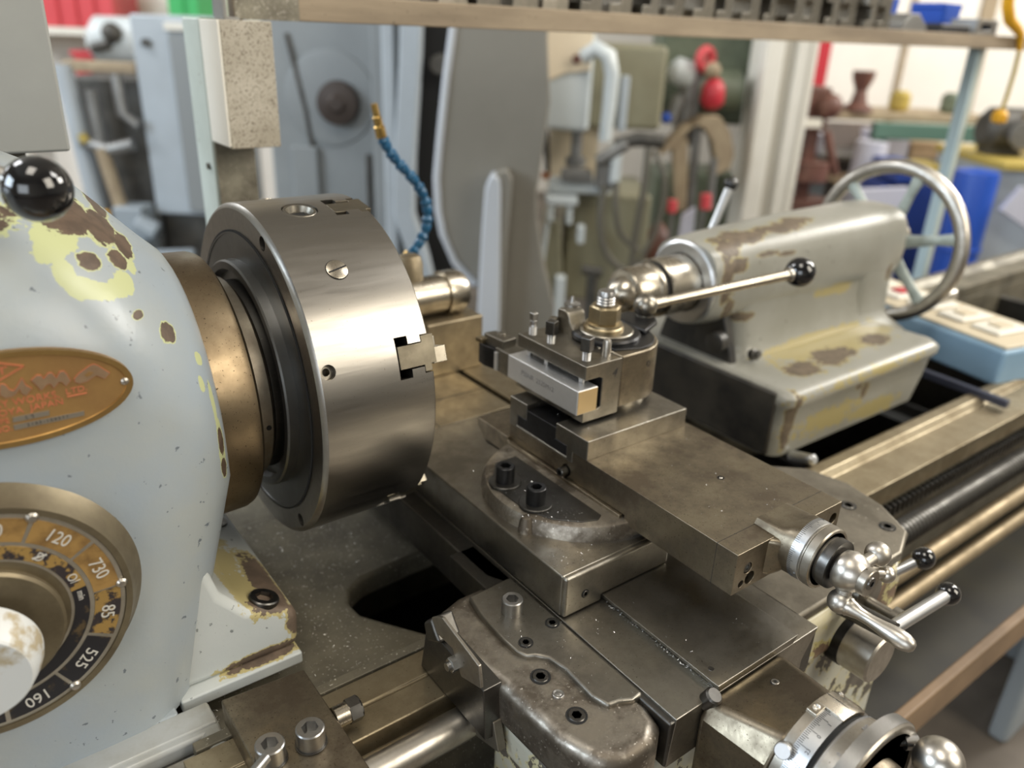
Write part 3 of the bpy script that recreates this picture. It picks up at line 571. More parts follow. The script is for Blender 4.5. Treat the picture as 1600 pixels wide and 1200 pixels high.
for (x, y) in ((.5115, -.329), (.509, -.375)): sunk(cr, (x, y, -.150), (0, 0, 1), .0085)
# way wipers on the left wing
wp = part(cr, 'way_wiper', 'steelbar', lambda b: b.prism([(-.2480, -.1335), (-.2560, -.1270), (-.2640, -.1225), (-.3150, -.1320), (-.3185, -.1515), (-.2920, -.1610), (-.2790, -.1425), (-.2560, -.1440)], 'x', .0415, .0445), bevel=.0008)
part(cr, 'wiper_foot', 'dark', lambda b: b.prism([(-.2365, -.146), (-.2480, -.134), (-.2560, -.144), (-.262, -.150), (-.2420, -.162)], 'x', .0400, .062), bevel=.003)
part(wp, 'felt', 'dark', lambda b: b.prism([(-.235, -.152), (-.318, -.156), (-.322, -.204), (-.225, -.204)], 'x', .0446, .062), bevel=.001)
part(wp, 'hex_bolt', 'screw_bright', lambda b: (b.rev((.0415, -.2840, -.1530), (-1, 0, 0), [(0, ('hex', .0055)), (.0050, ('hex', .0055)), (.0055, .005), (.0055, .0036), (.0085, .0034), (.0085, 0)], 24)), ang=20)
part(cr, 'wiper_plate', 'cast', lambda b: b.prism([(-.288, -.186), (-.322, -.190), (-.330, -.214), (-.300, -.224), (-.288, -.205)], 'x', .052, .060), bevel=.001)
part(cr, 'wiper_bolt', 'dark', lambda b: b.rev((.052, -.306, -.200), (-1, 0, 0), [(0, ('hex', .008)), (.004, ('hex', .008)), (.004, 0)], 24), ang=20)
part(cr, 'rear_lug', 'dark', lambda b: b.box(.112, .139, -.235, -.165, -.182, -.152), bevel=.001)
# apron controls on the right
part(cr, 'feed_bracket', 'dark', lambda b: b.box(.30, .46, -.408, -.36, -.33, -.212), bevel=.004)
part(cr, 'clutch_drum', 'polish', lambda b: b.rev((.390, -.398, -.206), (0, -1, 0), [(0, .0265), (.008, .0265), (.010, .0240), (.051, .0240), (.053, .022), (.053, 0)], 40))
part(cr, 'drum_band', 'black_steel', lambda b: b.rev((.390, -.409, -.206), (0, -1, 0), [(0, .0248), (.013, .0248), (.013, .02), (0, .02)], 40))
cw = part(cr, 'cam_disc', 'holder', lambda b: b.rev((.410, -.405, -.166), (0, -1, 0), [(0, .022), (.012, .022), (.013, .020), (.013, 0)], 36))
part(cw, 'cam_pin', 'holder', lambda b: b.rev((.410, -.418, -.172), (0, -1, 0), [(0, .006), (.024, .006), (.024, .0105), (.031, .0105), (.0318, .0095), (.0318, 0)], 24))
for nm, a, c, r, rb_, lab in (('feed_lever', (.372, -.457, -.158), (.471, -.460, -.1615), .0063, .0108, 'chrome feed lever with black ball, lower of the pair beside the ball crank'), ('nut_lever', (.440, -.390, -.190), (.497, -.421, -.156), .005, .0110, 'small black ball lever on the apron above the chrome feed lever')):
    lv = thing(nm, a, lab, 'lever'); part(lv, 'shaft', 'scale', lambda b: b.cyl(a, c, r))
    part(lv, 'ball_knob', 'ball', lambda b: b.sphere(c, rb_, 28), ang=60)
    if nm == 'feed_lever': part(lv, 'hub', 'dark', lambda b: b.cyl((.372, -.398, -.163), (.372, -.462, -.157), .009))
# ================================================================== cross slide
xs = thing('cross_slide', (.24, 0, -.150), 'dark grey cross slide with T slots lying across the carriage', 'cross slide')
part(xs, 'body', 'slide', lambda b: b.prism([(.1405, -.292), (.268, -.292), (.268, .02), (.30, .05), (.30, .27), (.1405, .27)], 'z', -.149, -.108), bevel=.0018)
part(xs, 'end_strip', 'slide', lambda b: b.prism([(.1410, -.149), (.1845, -.149), (.1845, -.1428), (.266, -.1428), (.266, -.1085), (.1410, -.1085)], 'y', -.2965, -.289), bevel=.0030, seg=3)
sunk(xs, (.1635, -.2965, -.132), (0, -1, 0), .0040)
part(xs, 'rear_table', 'tablesteel', lambda b: (b.box(.1415, .298, -.01, .27, -.112, -.1072), b.box(.307, .40, -.06, .27, -.150, -.1072)), bevel=.0008)
part(xs, 'slot_floor', 'void', lambda b: b.box(.295, .310, -.06, .27, -.150, -.135))
part(xs, 'table_joint', 'void', lambda b: (b.box(.1412, .298, .0500, .0512, -.111, -.1070), b.box(.1965, .1975, -.01, .05, -.111, -.1070)))
part(xs, 'way_cover', 'slide', lambda b: b.prism([(.1850, -.1432), (.2850, -.1432), (.2800, -.1500), (.1880, -.1500)], 'y', -.4245, -.29), bevel=.0006)
part(xs, 'cover_screw', 'screw', lambda b: b.rev((.195, -.409, -.1434), (0, 0, 1), [(0, .0026), (.0004, .0024), (.0002, 0)], 16))
# rear tool block with cylinder
rb = thing('rear_tool_block', (.30, .14, -.107), 'tan steel block with a round bar standing on the back of the cross slide', 'tool block')
part(rb, 'block', 'tablesteel', lambda b: b.box(.255, .338, .11, .20, -.1072, -.036), bevel=.002)
part(rb, 'round_bar', 'bright', lambda b: b.rev((.17, .145, -.010), (1, 0, 0), [(0, .025), (.126, .025), (.126, .0285), (.148, .0285), (.156, .024), (.156, 0)], 40))
part(rb, 'cap', 'tablesteel', lambda b: b.rev((.255, .155, .030), (0, .2, 1), [(-.02, .016), (0, .018), (.010, .016), (.014, .009), (.014, 0)], 24))
# ------------------------------------------------------------------ cross feed screw housing, dial and handle
AX, AZ = .2120, -.1700
cf = part(cr, 'feed_screw_housing', 'oily', lambda b: b.loft([[Vector((x, y, z)) for x, z in pr] for y, pr in (
    (-.4245, [(.166, -.235), (.166, -.162), (.173, -.1505), (.262, -.1505), (.267, -.158), (.267, -.235)]),
    (-.4865, [(.168, -.215), (.168, -.158), (.182, -.138), (.236, -.130), (.254, -.146), (.254, -.212)]))]), bevel=.009, seg=4)
sunk(cr, (.2250, -.446, -.1437), (0, .1, 1), .0038, 'polish', 'oiler', 'screw')
part(cr, 'plug_button', 'screw', lambda b: b.rev((.176, -.4250, -.1500), (.1, -.5, 1), [(-.006, .0070), (.0060, .0070), (.0075, .0055), (.0075, 0)], 20))
cd = thing('cross_feed_dial', (AX, -.49, AZ-.05), 'satin silver graduated cross feed dial with knurled rim at the bottom edge', 'dial')
def ringY(y0, y1, r_, y2=None): return lambda b: b.rev((AX, y0, AZ), (0, -1, 0), [(0, r_), (y0-y1, r_), (y0-y1, r_-.008), (0, r_-.008)], 120)
part(cd, 'collar', 'steelbar', ringY(-.486, -.4935, .0480), bevel=.0006)
part(cd, 'scale_ring', 'scale', ringY(-.4935, -.5070, .0484))
part(cd, 'dial_gap', 'void', ringY(-.5070, -.5105, .0455))
part(cd, 'micrometer_ring', 'steelbar', lambda b: b.rev((AX, -.5105, AZ), (0, -1, 0), [(0, .0475), (.001, .0484), (.014, .0500), (.014, .040), (0, .040)], 120))
def knurl(P, D, r, t0, t1, n, depth=.0006):
    def f(b):
        X0, Y0, Z0 = frame_of(D); rings = []; k = max(3, int((t1-t0)/.0016))
        for i in range(k+1):
            t = t0 + (t1-t0)*i/k
            rings.append([Vector(P) + Z0*t + (X0*cos(2*pi*j/n) + Y0*sin(2*pi*j/n))*(r + (depth if (i+j) % 2 else -depth*.3)) for j in range(n)])
        b.loft(rings)
    return f
part(cd, 'knurled_rim', 'screw_bright', knurl((AX, 0, AZ), (0, -1, 0), .0605, .5245, .5345, 220), ang=12)
part(cd, 'rim_lip', 'steelbar', lambda b: b.rev((AX, -.5225, AZ), (0, -1, 0), [(0, .0500), (.0020, .0602), (.0020, .045), (0, .045)], 120))
part(cd, 'rim_face', 'steelbar', lambda b: b.rev((AX, -.5345, AZ), (0, -1, 0), [(0, .0603), (.0016, .0592), (.0022, .0575), (.0018, .0535), (-.010, .0525), (-.010, .02), (0, .02)], 120))
def ticks(r_, y0, n, long_, mid, short, step=5, a0=0, wdt=.00022):
    def f(b):
        for i in range(n):
            a = 2*pi*i/n + a0; l = long_ if i % (2*step) == 0 else mid if i % step == 0 else short
            m = Matrix(((sin(a), 0, cos(a), AX), (0, 1, 0, 0), (-cos(a), 0, sin(a), AZ), (0, 0, 0, 1)))
            b.box(-wdt, wdt, y0-l, y0, r_-.0004, r_+.00012, m)
    return f
part(cd, 'graduations', 'ink', ticks(.0484, -.4940, 200, .0075, .0050, .0034, 4), kind='stuff')
part(cd, 'graduations', 'greyink', ticks(.0485, -.5112, 200, .0055, .0036, .0024, 5), kind='stuff')
def ringtext(tx, a, r_, y, size, m, flip=1):
    a = radians(a); n = Vector((cos(a), 0, sin(a))); t = Vector((sin(a), 0, -cos(a)))
    words(tx, Vector((AX, y, AZ)) + n*(r_+.0001), -t*flip, n.cross(-t*flip), size, m, cd, 'numeral', .00012)
for tx, a in (('1', 102), ('0', 116), ('23', 131), ('22', 146), ('21', 161)): ringtext(tx, a, .0484, -.5033, .0040, 'ink', -1)
for tx, a in (('0', 118), ('0.02', 82), ('1', 136), ('2', 152)): ringtext(tx, a, .0496, -.5195, .0040, 'greyink', -1)
ip = part(cd, 'index_plate', 'bright', lambda b: b.loft([[Vector((AX + rr_*cos(radians(a)), y, AZ + rr_*sin(radians(a)))) for a in range(52, 92, 3)] + [Vector((AX + (rr_-.003)*cos(radians(a)), y, AZ + (rr_-.003)*sin(radians(a)))) for a in range(91, 51, -3)] for y, rr_ in ((-.4855, .0502), (-.5030, .0502), (-.5075, .0488))]), bevel=.0005)
part(ip, 'index_ear', 'bright', lambda b: b.loft([[Vector((AX + .0500*cos(radians(a)), y, AZ + .0500*sin(radians(a)))) for a in range(88, 106, 3)] + [Vector((AX + .0475*cos(radians(a)), y, AZ + .0475*sin(radians(a)))) for a in range(105, 87, -3)] for y in (-.4855, -.4935)]), bevel=.0004)
for a in (97, 57): part(ip, 'index_screw', 'polish', lambda b: b.rev((AX + .0499*cos(radians(a)), -.4895, AZ + .0499*sin(radians(a))), (cos(radians(a)), 0, sin(radians(a))), [(0, .0028), (.0010, .0026), (.0014, .0017), (.0008, ('hex', .0011)), (0, 0)], 20))
part(ip, 'index_line', 'ink', lambda b: b.box(AX+.0130, AX+.0133, -.503, -.4856, AZ+.0484, AZ+.0487))
part(cd, 'lock_knob', 'scale', lambda b: b.rev((AX + .046*cos(radians(140)), -.489, AZ + .046*sin(radians(140))), (-.85, -.30, .45), [(0, .0025), (.005, .0025), (.005, .0058), (.009, .0058), (.0097, .0052), (.0097, 0)], 28))
part(cd, 'hub', 'oily', lambda b: b.rev((AX, -.524, AZ), (0, -1, 0), [(0, .034), (.020, .032), (.032, .024), (.06, .022), (.06, 0)], 40))
q = part(cd, 'thumb_screw', 'screw_bright', knurl((AX+.030, -.530, AZ+.030), (.80, -.55, .1), .0052, .008, .0170, 40, .0004), ang=12)
part(q, 'thumb_screw_thread', 'screw', lambda b: thread(b, (AX+.030, -.530, AZ+.030), (.80, -.55, .1), .0028, .0085))
ch = part(cd, 'handle', 'polish', lambda b: (b.tube([(AX, -.566, AZ), (AX+.015, -.572, AZ+.012), (.240, -.562, -.142)], [.010, .008, .007], 16), b.sphere((.2449, -.5588, -.1324), .0162, 32)), ang=60)
# plunger knob beneath the housing
pk = thing('plunger_knob', (.195, -.44, -.205), 'dark chrome plunger knob with round flange hanging under the cross feed housing', 'knob')
part(pk, 'flange', 'cast', lambda b: b.rev((.1915, -.4260, -.2000), (.08, -1, -.12), [(0, .021), (.005, .021), (.006, .019), (.006, 0)], 32))
part(pk, 'bellows', 'screw_bright', lambda b: b.rev((.1925, -.4310, -.2008), (.08, -1, -.12), [(0, .011), (.004, .0105), (.006, .012), (.008, .0105), (.010, .012), (.012, .0105), (.014, .013), (.016, .0125), (.022, .016), (.034, .0165), (.044, .014), (.048, .010), (.048, 0)], 36))

# ================================================================== compound slide
cp = thing('compound_slide', (.295, -.20, -.108), 'brown oily compound slide with a raised tool post platform at its far end', 'compound slide')
SC = (.2425, -.190)
part(cp, 'swivel_base', 'castrough', lambda b: b.rev((SC[0], SC[1], -.1085), (0, 0, 1), [(0, .0935), (.008, .0925), (.0135, .0895), (.015, .086), (.015, 0)], 110))
part(cp, 'swivel_recess', 'dark', lambda b: b.prism([(.188, -.130), (.1700, -.150), (.1605, -.178), (.1610, -.212), (.1715, -.238), (.190, -.256), (.2055, -.262), (.2130, -.258), (.2130, -.130)], 'z', -.0945, -.0925), bevel=.0006)
part(cp, 'swivel_rib', 'castrough', lambda b: b.rev((.1560, -.222, -.1085), (0, 0, 1), [(0, .0075), (.008, .0065), (.0145, .0045), (.016, 0)], 20))
part(cp, 'swivel_scale', 'greyink', lambda b: [b.box(-.0001, .0001, .0936, .0966, -.1080, -.1078, Matrix.Translation((SC[0], SC[1], 0)) @ Matrix.Rotation(radians(100+1.2*i), 4, 'Z')) for i in range(90)], kind='stuff')
for (x, y) in ((.1735, -.1655), (.1745, -.2115)):
    q = part(cp, 'cap_screw', 'black_steel', lambda b: socket(b, (x, y, -.0905), (0, 0, 1), .0090, .0165))
    part(q, 'washer', 'dark', lambda b: b.rev((x, y, -.0925), (0, 0, 1), [(0, .0158), (.0016, .0158), (.0022, .015), (.0022, 0)], 32))
part(cp, 'lower_slide', 'oily', lambda b: b.prism([(-.270, -.107), (-.270, -.0905), (-.102, -.0905), (-.102, -.0865), (-.047, -.0865), (-.047, -.0945), (-.060, -.107)], 'x', .2232, .378), bevel=.0010)
part(cp, 'gib_strip', 'oily', lambda b: b.prism([(-.105, -.0900), (-.272, -.0960), (-.272, -.1065), (-.105, -.1010)], 'x', .2215, .2268), bevel=.0005)
cut = MB()
for (x, z, r) in ((.2435, -.0785, .0050), (.248, -.0895, .0058), (.2375, -.0915, .0032), (.3575, -.074, .0052)):
    cut.cyl((x, -.40, z), (x, -.380, z), r, n=24)
cut.cyl((.22, -.1915, -.0835), (.24, -.1915, -.0835), .0062, n=24)
part(cp, 'slide_body', 'oily', lambda b: b.prism([(-.3935, -.0600), (-.3935, -.0985), (-.2725, -.0985), (-.2725, -.0902), (-.100, -.0902), (-.100, -.0600)], 'x', .2270, .3665), bevel=.0014, cut=cut)
part(cp, 'end_joint', 'void', lambda b: b.box(.2269, .3666, -.3732, -.3728, -.099, -.0599))
cut = MB(); TS = [(-.1735, -.036), (-.1735, -.0570), (-.1905, -.0570), (-.1905, -.0690), (-.1125, -.0690), (-.1125, -.0570), (-.1275, -.0570), (-.1275, -.036)]
cut.prism(TS, 'x', .220, .275)
part(cp, 'stage', 'slide', lambda b: b.prism([(-.2195, -.0400), (-.2195, -.0605), (-.1995, -.0605), (-.1995, -.0720), (-.100, -.0720), (-.100, -.0400)], 'x', .2262, .3590), bevel=.0010, cut=cut)
part(cp, 't_nut', 'black_steel', lambda b: b.prism([(-.1729, -.0455), (-.1729, -.0574), (-.1899, -.0574), (-.1899, -.0684), (-.1131, -.0684), (-.1131, -.0574), (-.1281, -.0574), (-.1281, -.0455)], 'x', .2264, .2750), bevel=.0006, label='black T nut filling the platform slot')
q = part(cp, 'gib_screw', 'screw', lambda b: socket(b, (.229, -.1915, -.0835), (-1, 0, 0), .0046, .0105))
part(cp, 'oiler', 'polish', lambda b: (b.rev((.3085, -.3085, -.0602), (0, 0, 1), [(0, .0018), (.0007, .0010), (.0008, 0)], 12)))
part(cp, 'oiler_ring', 'dark', lambda b: (b.rev((.3085, -.3085, -.0600), (0, 0, 1), [(0, .0036), (.0002, .0036), (.0002, .0028), (0, .0028)], 20)))
part(cp, 'end_screw', 'screw', lambda b: socket(b, (.2435, -.3915, -.0785), (0, -1, 0), .0044, .0012, .0022, .004))
CX, CZ = .2970, -.0710
part(cp, 'screw_boss', 'oily', lambda b: b.loft([[Vector((CX + r_*cos(a)*(1.0), y, CZ + min(r_*sin(a), top))) for a in [2*pi*i/48 for i in range(48)]] for y, r_, top in ((-.372, .0255, .0160), (-.394, .0265, .0172), (-.402, .0262, .0215), (-.410, .0258, .0258))]), ang=30)
part(cp, 'boss_flare', 'oily', lambda b: b.loft([[Vector((x, y, z)) for x, z in pr] for y, pr in ((-.388, [(CX-.036, -.0602), (CX+.034, -.0602), (CX+.034, -.0955), (CX-.036, -.0955)]), (-.3965, [(CX-.030, -.0604), (CX+.029, -.0604), (CX+.029, -.0950), (CX-.030, -.0950)]), (-.4035, [(CX-.0225, -.0615), (CX+.0225, -.0615), (CX+.0225, -.088), (CX-.0225, -.088)]))]), bevel=.004, seg=3)
md = thing('compound_micrometer_dial', (CX, -.42, CZ-.027), 'small graduated micrometer dial with knurled rings at the end of the compound slide', 'dial')
part(md, 'scale_ring', 'scale', lambda b: b.rev((CX, -.4085, CZ), (0, -1, 0), [(0, .0262), (.0088, .0262), (.0094, .0252), (.0094, .01), (0, .01)], 90))
part(md, 'friction_ring', 'steelbar', lambda b: b.rev((CX, -.4179, CZ), (0, -1, 0), [(0, .0252), (.0008, .0262), (.0018, .0262), (.0024, .0253), (.0024, .01), (0, .01)], 90))
part(md, 'knurled_ring', 'steelbar', knurl((CX, 0, CZ), (0, -1, 0), .0260, .4203, .4268, 130, .0004), ang=12)
part(md, 'ring_lip', 'bright', lambda b: b.rev((CX, -.4268, CZ), (0, -1, 0), [(0, .0260), (.0010, .0252), (.0010, .0232), (-.003, .0222), (-.003, .01), (0, .01)], 90))
part(md, 'lock_ring', 'steelbar', lambda b: b.rev((CX, -.424, CZ), (0, -1, 0), [(0, .0195), (.008, .0195), (.008, .01), (0, .01)], 70))
part(md, 'knurled_nut', 'screw', knurl((CX, 0, CZ), (0, -1, 0), .0202, .4295, .4370, 110, .0004), ang=12)
def ticksC(b):
    for i in range(100):
        a = 2*pi*i/100; m = Matrix(((sin(a), 0, cos(a), CX), (0, 1, 0, 0), (-cos(a), 0, sin(a), CZ), (0, 0, 0, 1)))
        b.box(-.00018, .00018, -.4088-(.0046 if i % 5 == 0 else .0030), -.4086, .0258, .02632, m)
part(md, 'graduations', 'ink', ticksC, kind='stuff')
for tx, a in (('1', 150), ('2', 95), ('0', 205)):
    a = radians(a); n = Vector((cos(a), 0, sin(a))); t = Vector((sin(a), 0, -cos(a)))
    words(tx, Vector((CX, -.4155, CZ)) + n*.0263, t, n.cross(t), .0034, 'greyink', md, 'numeral', .0001)
# three-ball crank
bc = thing('ball_crank', (CX, -.447, CZ), 'bright steel ball crank with a tapered turned handle on the compound slide', 'crank')
HC = Vector((CX, -.4475, CZ))
part(bc, 'hub', 'polish', lambda b: b.rev((CX, -.4370, CZ), (0, -1, 0), [(0, .0115), (.0025, .0150), (.008, .0168), (.0135, .0160), (.0195, .0125), (.0225, .0095), (.0225, 0)], 48))
q = part(bc, 'end_cap', 'steelbar', lambda b: b.rev((CX, -.4585, CZ), (0, -1, 0), [(0, .0112), (.0055, .0112), (.0062, .0105), (.0057, .0092), (.0057, 0)], 40))
part(q, 'cap_screw', 'screw', lambda b: b.rev((CX, -.4642, CZ), (0, -1, 0), [(0, .0054), (.0010, .0050), (.0012, ('hex', .0023)), (-.002, ('hex', .0023)), (-.002, 0)], 20))
def arm(b, e, r_): b.cyl(HC, e, r_, r_*.9)
B1 = Vector((.3335, -.4480, -.0685)); B2 = Vector((.3400, -.4560, -.0860)); B3 = Vector((.2905, -.4482, -.0955))
part(bc, 'ball', 'polish', lambda b: (arm(b, B1, .0058), b.sphere(B1, .0102, 30)), ang=60)
part(bc, 'ball', 'polish', lambda b: (arm(b, B2, .0038), b.sphere(B2, .0070, 28)), ang=60)
part(bc, 'ball', 'polish', lambda b: (arm(b, B3, .0066), b.sphere(B3, .0098, 30)), ang=60)
part(bc, 'grip', 'polish', lambda b: b.rev(B3, (.10, -1.0, -.10), [(.004, .0074), (.0075, .0078), (.009, .0068), (.011, .0064), (.016, .0050), (.024, .0047), (.033, .0056), (.041, .0069), (.047, .0074), (.0525, .0070), (.057, .0052), (.0592, .0028), (.0596, 0)], 36), ang=50)

# ================================================================== tool post
tp = thing('tool_post', (.322, -.145, -.040), 'rounded steel quick change tool post with a big hex nut on top', 'tool post')
def rrect(cx, cy, hx, hy, r, n=8):
    p = []
    for sx, sy, a0 in ((1, 1, 0), (-1, 1, 90), (-1, -1, 180), (1, -1, 270)):
        for i in range(n+1):
            a = radians(a0 + 90*i/n); p.append((cx + sx*(hx-r) + r*cos(a), cy + sy*(hy-r) + r*sin(a)))
    return p
PB = [(.2885, -.098), (.2885, -.192), (.318, -.192)] + [(.318 + .046*cos(a), -.146 + .046*sin(a)) for a in [radians(-90 + 12*i) for i in range(1, 15)]] + [(.318, -.098)]
part(tp, 'foot', 'holder', lambda b: b.rev((.318, -.146, -.040), (0, 0, 1), [(0, .038), (.009, .038), (.011, .036), (.011, 0)], 48))
part(tp, 'body', 'oily', lambda b: b.prism(PB, 'z', -.0325, .0215), bevel=.0022, seg=3, ang=25)
PI_ = [(.2905, -.102), (.2905, -.178), (.318, -.1880)] + [(.318 + .0425*cos(a), -.146 + .0425*sin(a)) for a in [radians(-88 + 12*i) for i in range(1, 15)]] + [(.318, -.102)]
part(tp, 'cam_cover', 'black_steel', lambda b: b.prism(PI_, 'z', .0205, .0235), bevel=.0012, label='oily black cam cover')
part(tp, 'cam_ring', 'black_steel', lambda b: b.rev((.3120, -.1425, .0225), (0, 0, 1), [(0, .0350), (.0035, .0350), (.0055, .0335), (.0055, .028), (0, .028)], 64))
part(tp, 'cam_top', 'holder', lambda b: b.rev((.3120, -.1425, .0225), (0, 0, 1), [(0, .0275), (.0065, .0275), (.0075, .0265), (.0075, 0)], 64))
lg = part(tp, 'lever_lug', 'black_steel', lambda b: b.prism([(.345, -.165), (.378, -.150), (.388, -.138), (.386, -.120), (.373, -.110), (.345, -.110)], 'z', .0225, .0285), bevel=.003, seg=3)
wz = part(tp, 'washer', 'brass_nut', lambda b: b.rev((.3110, -.1395, .0300), (0, 0, 1), [(0, .0205), (.0022, .0205), (.0027, .0196), (.0036, .0186), (.0062, .0182), (.0066, .0172), (.0066, 0)], 64))
part(tp, 'hex_nut', 'brass_nut', lambda b: b.rev((.3110, -.1395, .0366), (0, 0, 1), [(0, .0144), (.0006, ('hex', .0144)), (.0160, ('hex', .0144)), (.0176, .0132), (.0176, 0)], 48), ang=18, bevel=.0004)
part(tp, 'stud', 'screw_bright', lambda b: thread(b, (.3110, -.1395, .0540), (0, 0, 1), .0094, .0150, .0030, 32))
part(tp, 'clamp_claw', 'holder', lambda b: b.prism([(-.099, .0200), (-.099, .0430), (-.101, .0445), (-.110, .0445), (-.1145, .0430), (-.1172, .0390), (-.1190, .0335), (-.1230, .0290), (-.1310, .0258), (-.1440, .0240), (-.163, .0232), (-.165, .0200)], 'x', .2830, .3050), bevel=.0016, seg=3)
part(tp, 'claw_washer', 'screw_bright', lambda b: b.rev((.3015, -.1000, .0440), (0, 0, 1), [(0, .0088), (.002, .0088), (.0032, .006), (.0036, .0028), (.0095, .0016), (.010, 0)], 24))
words('0', (.3250, -.1921, .0060), (1, 0, 0), (0, 0, 1), .0095, 'ink', tp, 'numeral', .0001)
tl = thing('tool_post_lever', (.383, -.128, .030), 'tool post clamp lever with a shiny black ball on its long steel rod', 'lever')
LB = Vector((.3790, -.1300, .0390)); LE = Vector((.5770, -.1650, .0535))
part(tl, 'pivot_ball', 'holder', lambda b: (b.sphere(LB, .0128, 32), b.cyl(LB-Vector((0, 0, .014)), LB, .009)), ang=60)
part(tl, 'rod', 'bright', lambda b: (b.cyl(LB, LE, .0056, .0062), b.cyl(LB, LB+(LE-LB)*.12, .0072, .0066)))
part(tl, 'ferrule', 'polish', lambda b: b.cyl(LE-(LE-LB).normalized()*.003, LE+(LE-LB).normalized()*.003, .0085))
part(tl, 'ball_knob', 'ball', lambda b: b.sphere(LE+(LE-LB).normalized()*.0165, .0178, 40), ang=60)
# tool holder
th_ = thing('tool_holder', (.265, -.14, -.038), 'dark steel tool holder numbered 4 hooked on the side of the tool post', 'tool holder')
HO = [(.2415, -.0365), (.2870, -.0365), (.2870, .0210), (.2415, .0210), (.2415, .0070), (.2595, .0070), (.2635, .0050), (.2635, -.0245), (.2590, -.0260), (.2415, -.0260)]
part(th_, 'body', 'holder', lambda b: b.prism(HO, 'y', -.1930, -.0885), bevel=.0008)
words('4', (.2790, -.1931, .0070), (1, 0, 0), (.25, 0, 1), .0125, 'ink', th_, 'numeral', .0001)
for i, (x, y, hd_) in enumerate(((.2530, -.0985, 0), (.2535, -.1270, 1), (.2535, -.1790, 1))):
    q = part(th_, 'set_screw', 'screw_bright', lambda b: thread(b, (x, y, .0205), (0, 0, 1), .0043, .0110, .0014, 20))
    if hd_: part(q, 'square_head', 'screw', lambda b: b.box(x-.0050, x+.0050, y-.0050, y+.0050, .0300, .0440, Matrix.Translation((x, y, 0)) @ Matrix.Rotation(radians(20), 4, 'Z') @ Matrix.Translation((-x, -y, 0))), bevel=.0010)
    else: part(q, 'square_head', 'screw_bright', lambda b: (b.cyl((x, y, .0310), (x, y, .036), .0036), b.box(x-.0033, x+.0033, y-.0033, y+.0033, .036, .044)), bevel=.0008)
    part(q, 'set_screw_tip', 'screw_bright', lambda b: b.cyl((.2500, y, -.001), (.2500, y, .008), .0030, n=16))
part(th_, 'dowel_pin', 'polish', lambda b: b.rev((.2770, -.1810, .0205), (0, 0, 1), [(0, .0042), (.014, .0042), (.0165, .0034), (.0175, .0015), (.0177, 0)], 24))
part(th_, 'height_screw', 'holder', lambda b: b.rev((.2790, -.0985, .0205), (0, 0, 1), [(0, .005), (.012, .005), (.014, .004), (.014, 0)], 20))
part(th_, 'slot_back', 'black_steel', lambda b: b.box(.2630, .2640, -.192, -.0890, -.0250, .0055))
# turning tool
tt = thing('turning_tool', (.246, -.13, -.0255), 'satin square shank turning tool clamped in the tool holder, its tip towards the chuck', 'cutting tool')
part(tt, 'shank', ['shank'], lambda b: b.box(.2320, .2570, -.1945, -.086, -.0258, -.0010), bevel=.0007)
part(tt, 'end_face', 'tip', lambda b: b.box(.2328, .2562, -.1949, -.1944, -.0250, -.0018), label='golden shank end')
part(tt, 'neck', 'holder', lambda b: b.box(.2318, .2572, -.0865, -.0640, -.0260, -.0005), bevel=.0008)
part(tt, 'head', 'black_steel', lambda b: b.prism([(.2320, -.066), (.2570, -.066), (.2560, -.050), (.2390, -.0345), (.2295, -.0370), (.2285, -.050)], 'z', -.0258, -.0030), bevel=.0006)
part(tt, 'edge_flat', 'shank', lambda b: b.box(.2300, .2330, -.0690, -.0645, -.0250, -.0050), bevel=.0003)
part(tt, 'insert', 'brass_nut', lambda b: b.prism([(.2280, -.0325), (.2400, -.0350), (.2420, -.0450), (.2295, -.0430)], 'z', -.0030, .0018), bevel=.0003)
part(tt, 'clamp', 'holder', lambda b: (b.prism([(.2330, -.041), (.2470, -.0425), (.2530, -.072), (.2340, -.074)], 'z', -.003, .0085), b.cyl((.2445, -.0565, .004), (.2445, -.0565, .0110), .0045, n=16)), bevel=.001)
words('PSSNR  2525M12', (.2319, -.1345, -.0125), (0, -1, -.0), (0, 0, 1), .0072, 'greyink', tt, 'lettering', .00008)

# ================================================================== tailstock
ts = thing('tailstock', (.80, 0, -.205), 'grey lathe tailstock with chipped paint and black front on the bed ways', 'tailstock')
TB = (.80, 0, -.205)
TCH = [((.62, -.040, .052), (.018, .03, .012)), ((.66, -.030, .060), (.040, .028, .009)), ((.735, -.03, .064), (.05, .022, .007)), ((.79, -.02, .068), (.04, .02, .006)), ((.608, -.058, .015), (.010, .02, .035)), ((.625, -.056, .03), (.02, .015, .010)), ((.622, -.054, -.03), (.010, .02, .02)), ((.655, -.050, -.048), (.026, .014, .007)), ((.69, -.052, .038), (.022, .016, .004)), ((.73, -.055, .034), (.018, .016, .003)), ((.78, -.125, -.104), (.045, .025, .008)), ((.70, -.130, -.104), (.035, .022, .008)), ((.90, -.120, -.104), (.035, .02, .008)), ((.795, -.168, -.140), (.010, .012, .017)), ((.775, -.168, -.130), (.007, .012, .008)), ((1.01, -.055, -.03), (.006, .02, .016)), ((.625, -.17, -.15), (.008, .02, .05))]
TPT = [((.72, -.166, -.165), (.10, .012, .024)), ((.84, -.166, -.180), (.08, .012, .018)), ((.80, -.172, -.116), (.20, .012, .009)), ((.83, -.09, -.104), (.16, .05, .010)), ((.87, -.052, -.040), (.05, .02, .010))]
M['tpaint'] = chip_paint('chipped_tailstock_paint', (.255, .25, .212), (.31, .305, .27), (.34, .285, .13), (.105, .08, .055), chips(TCH, TB), nscale=46, namp=.42, putty_spots=chips(TPT, TB), puttyw=.10)
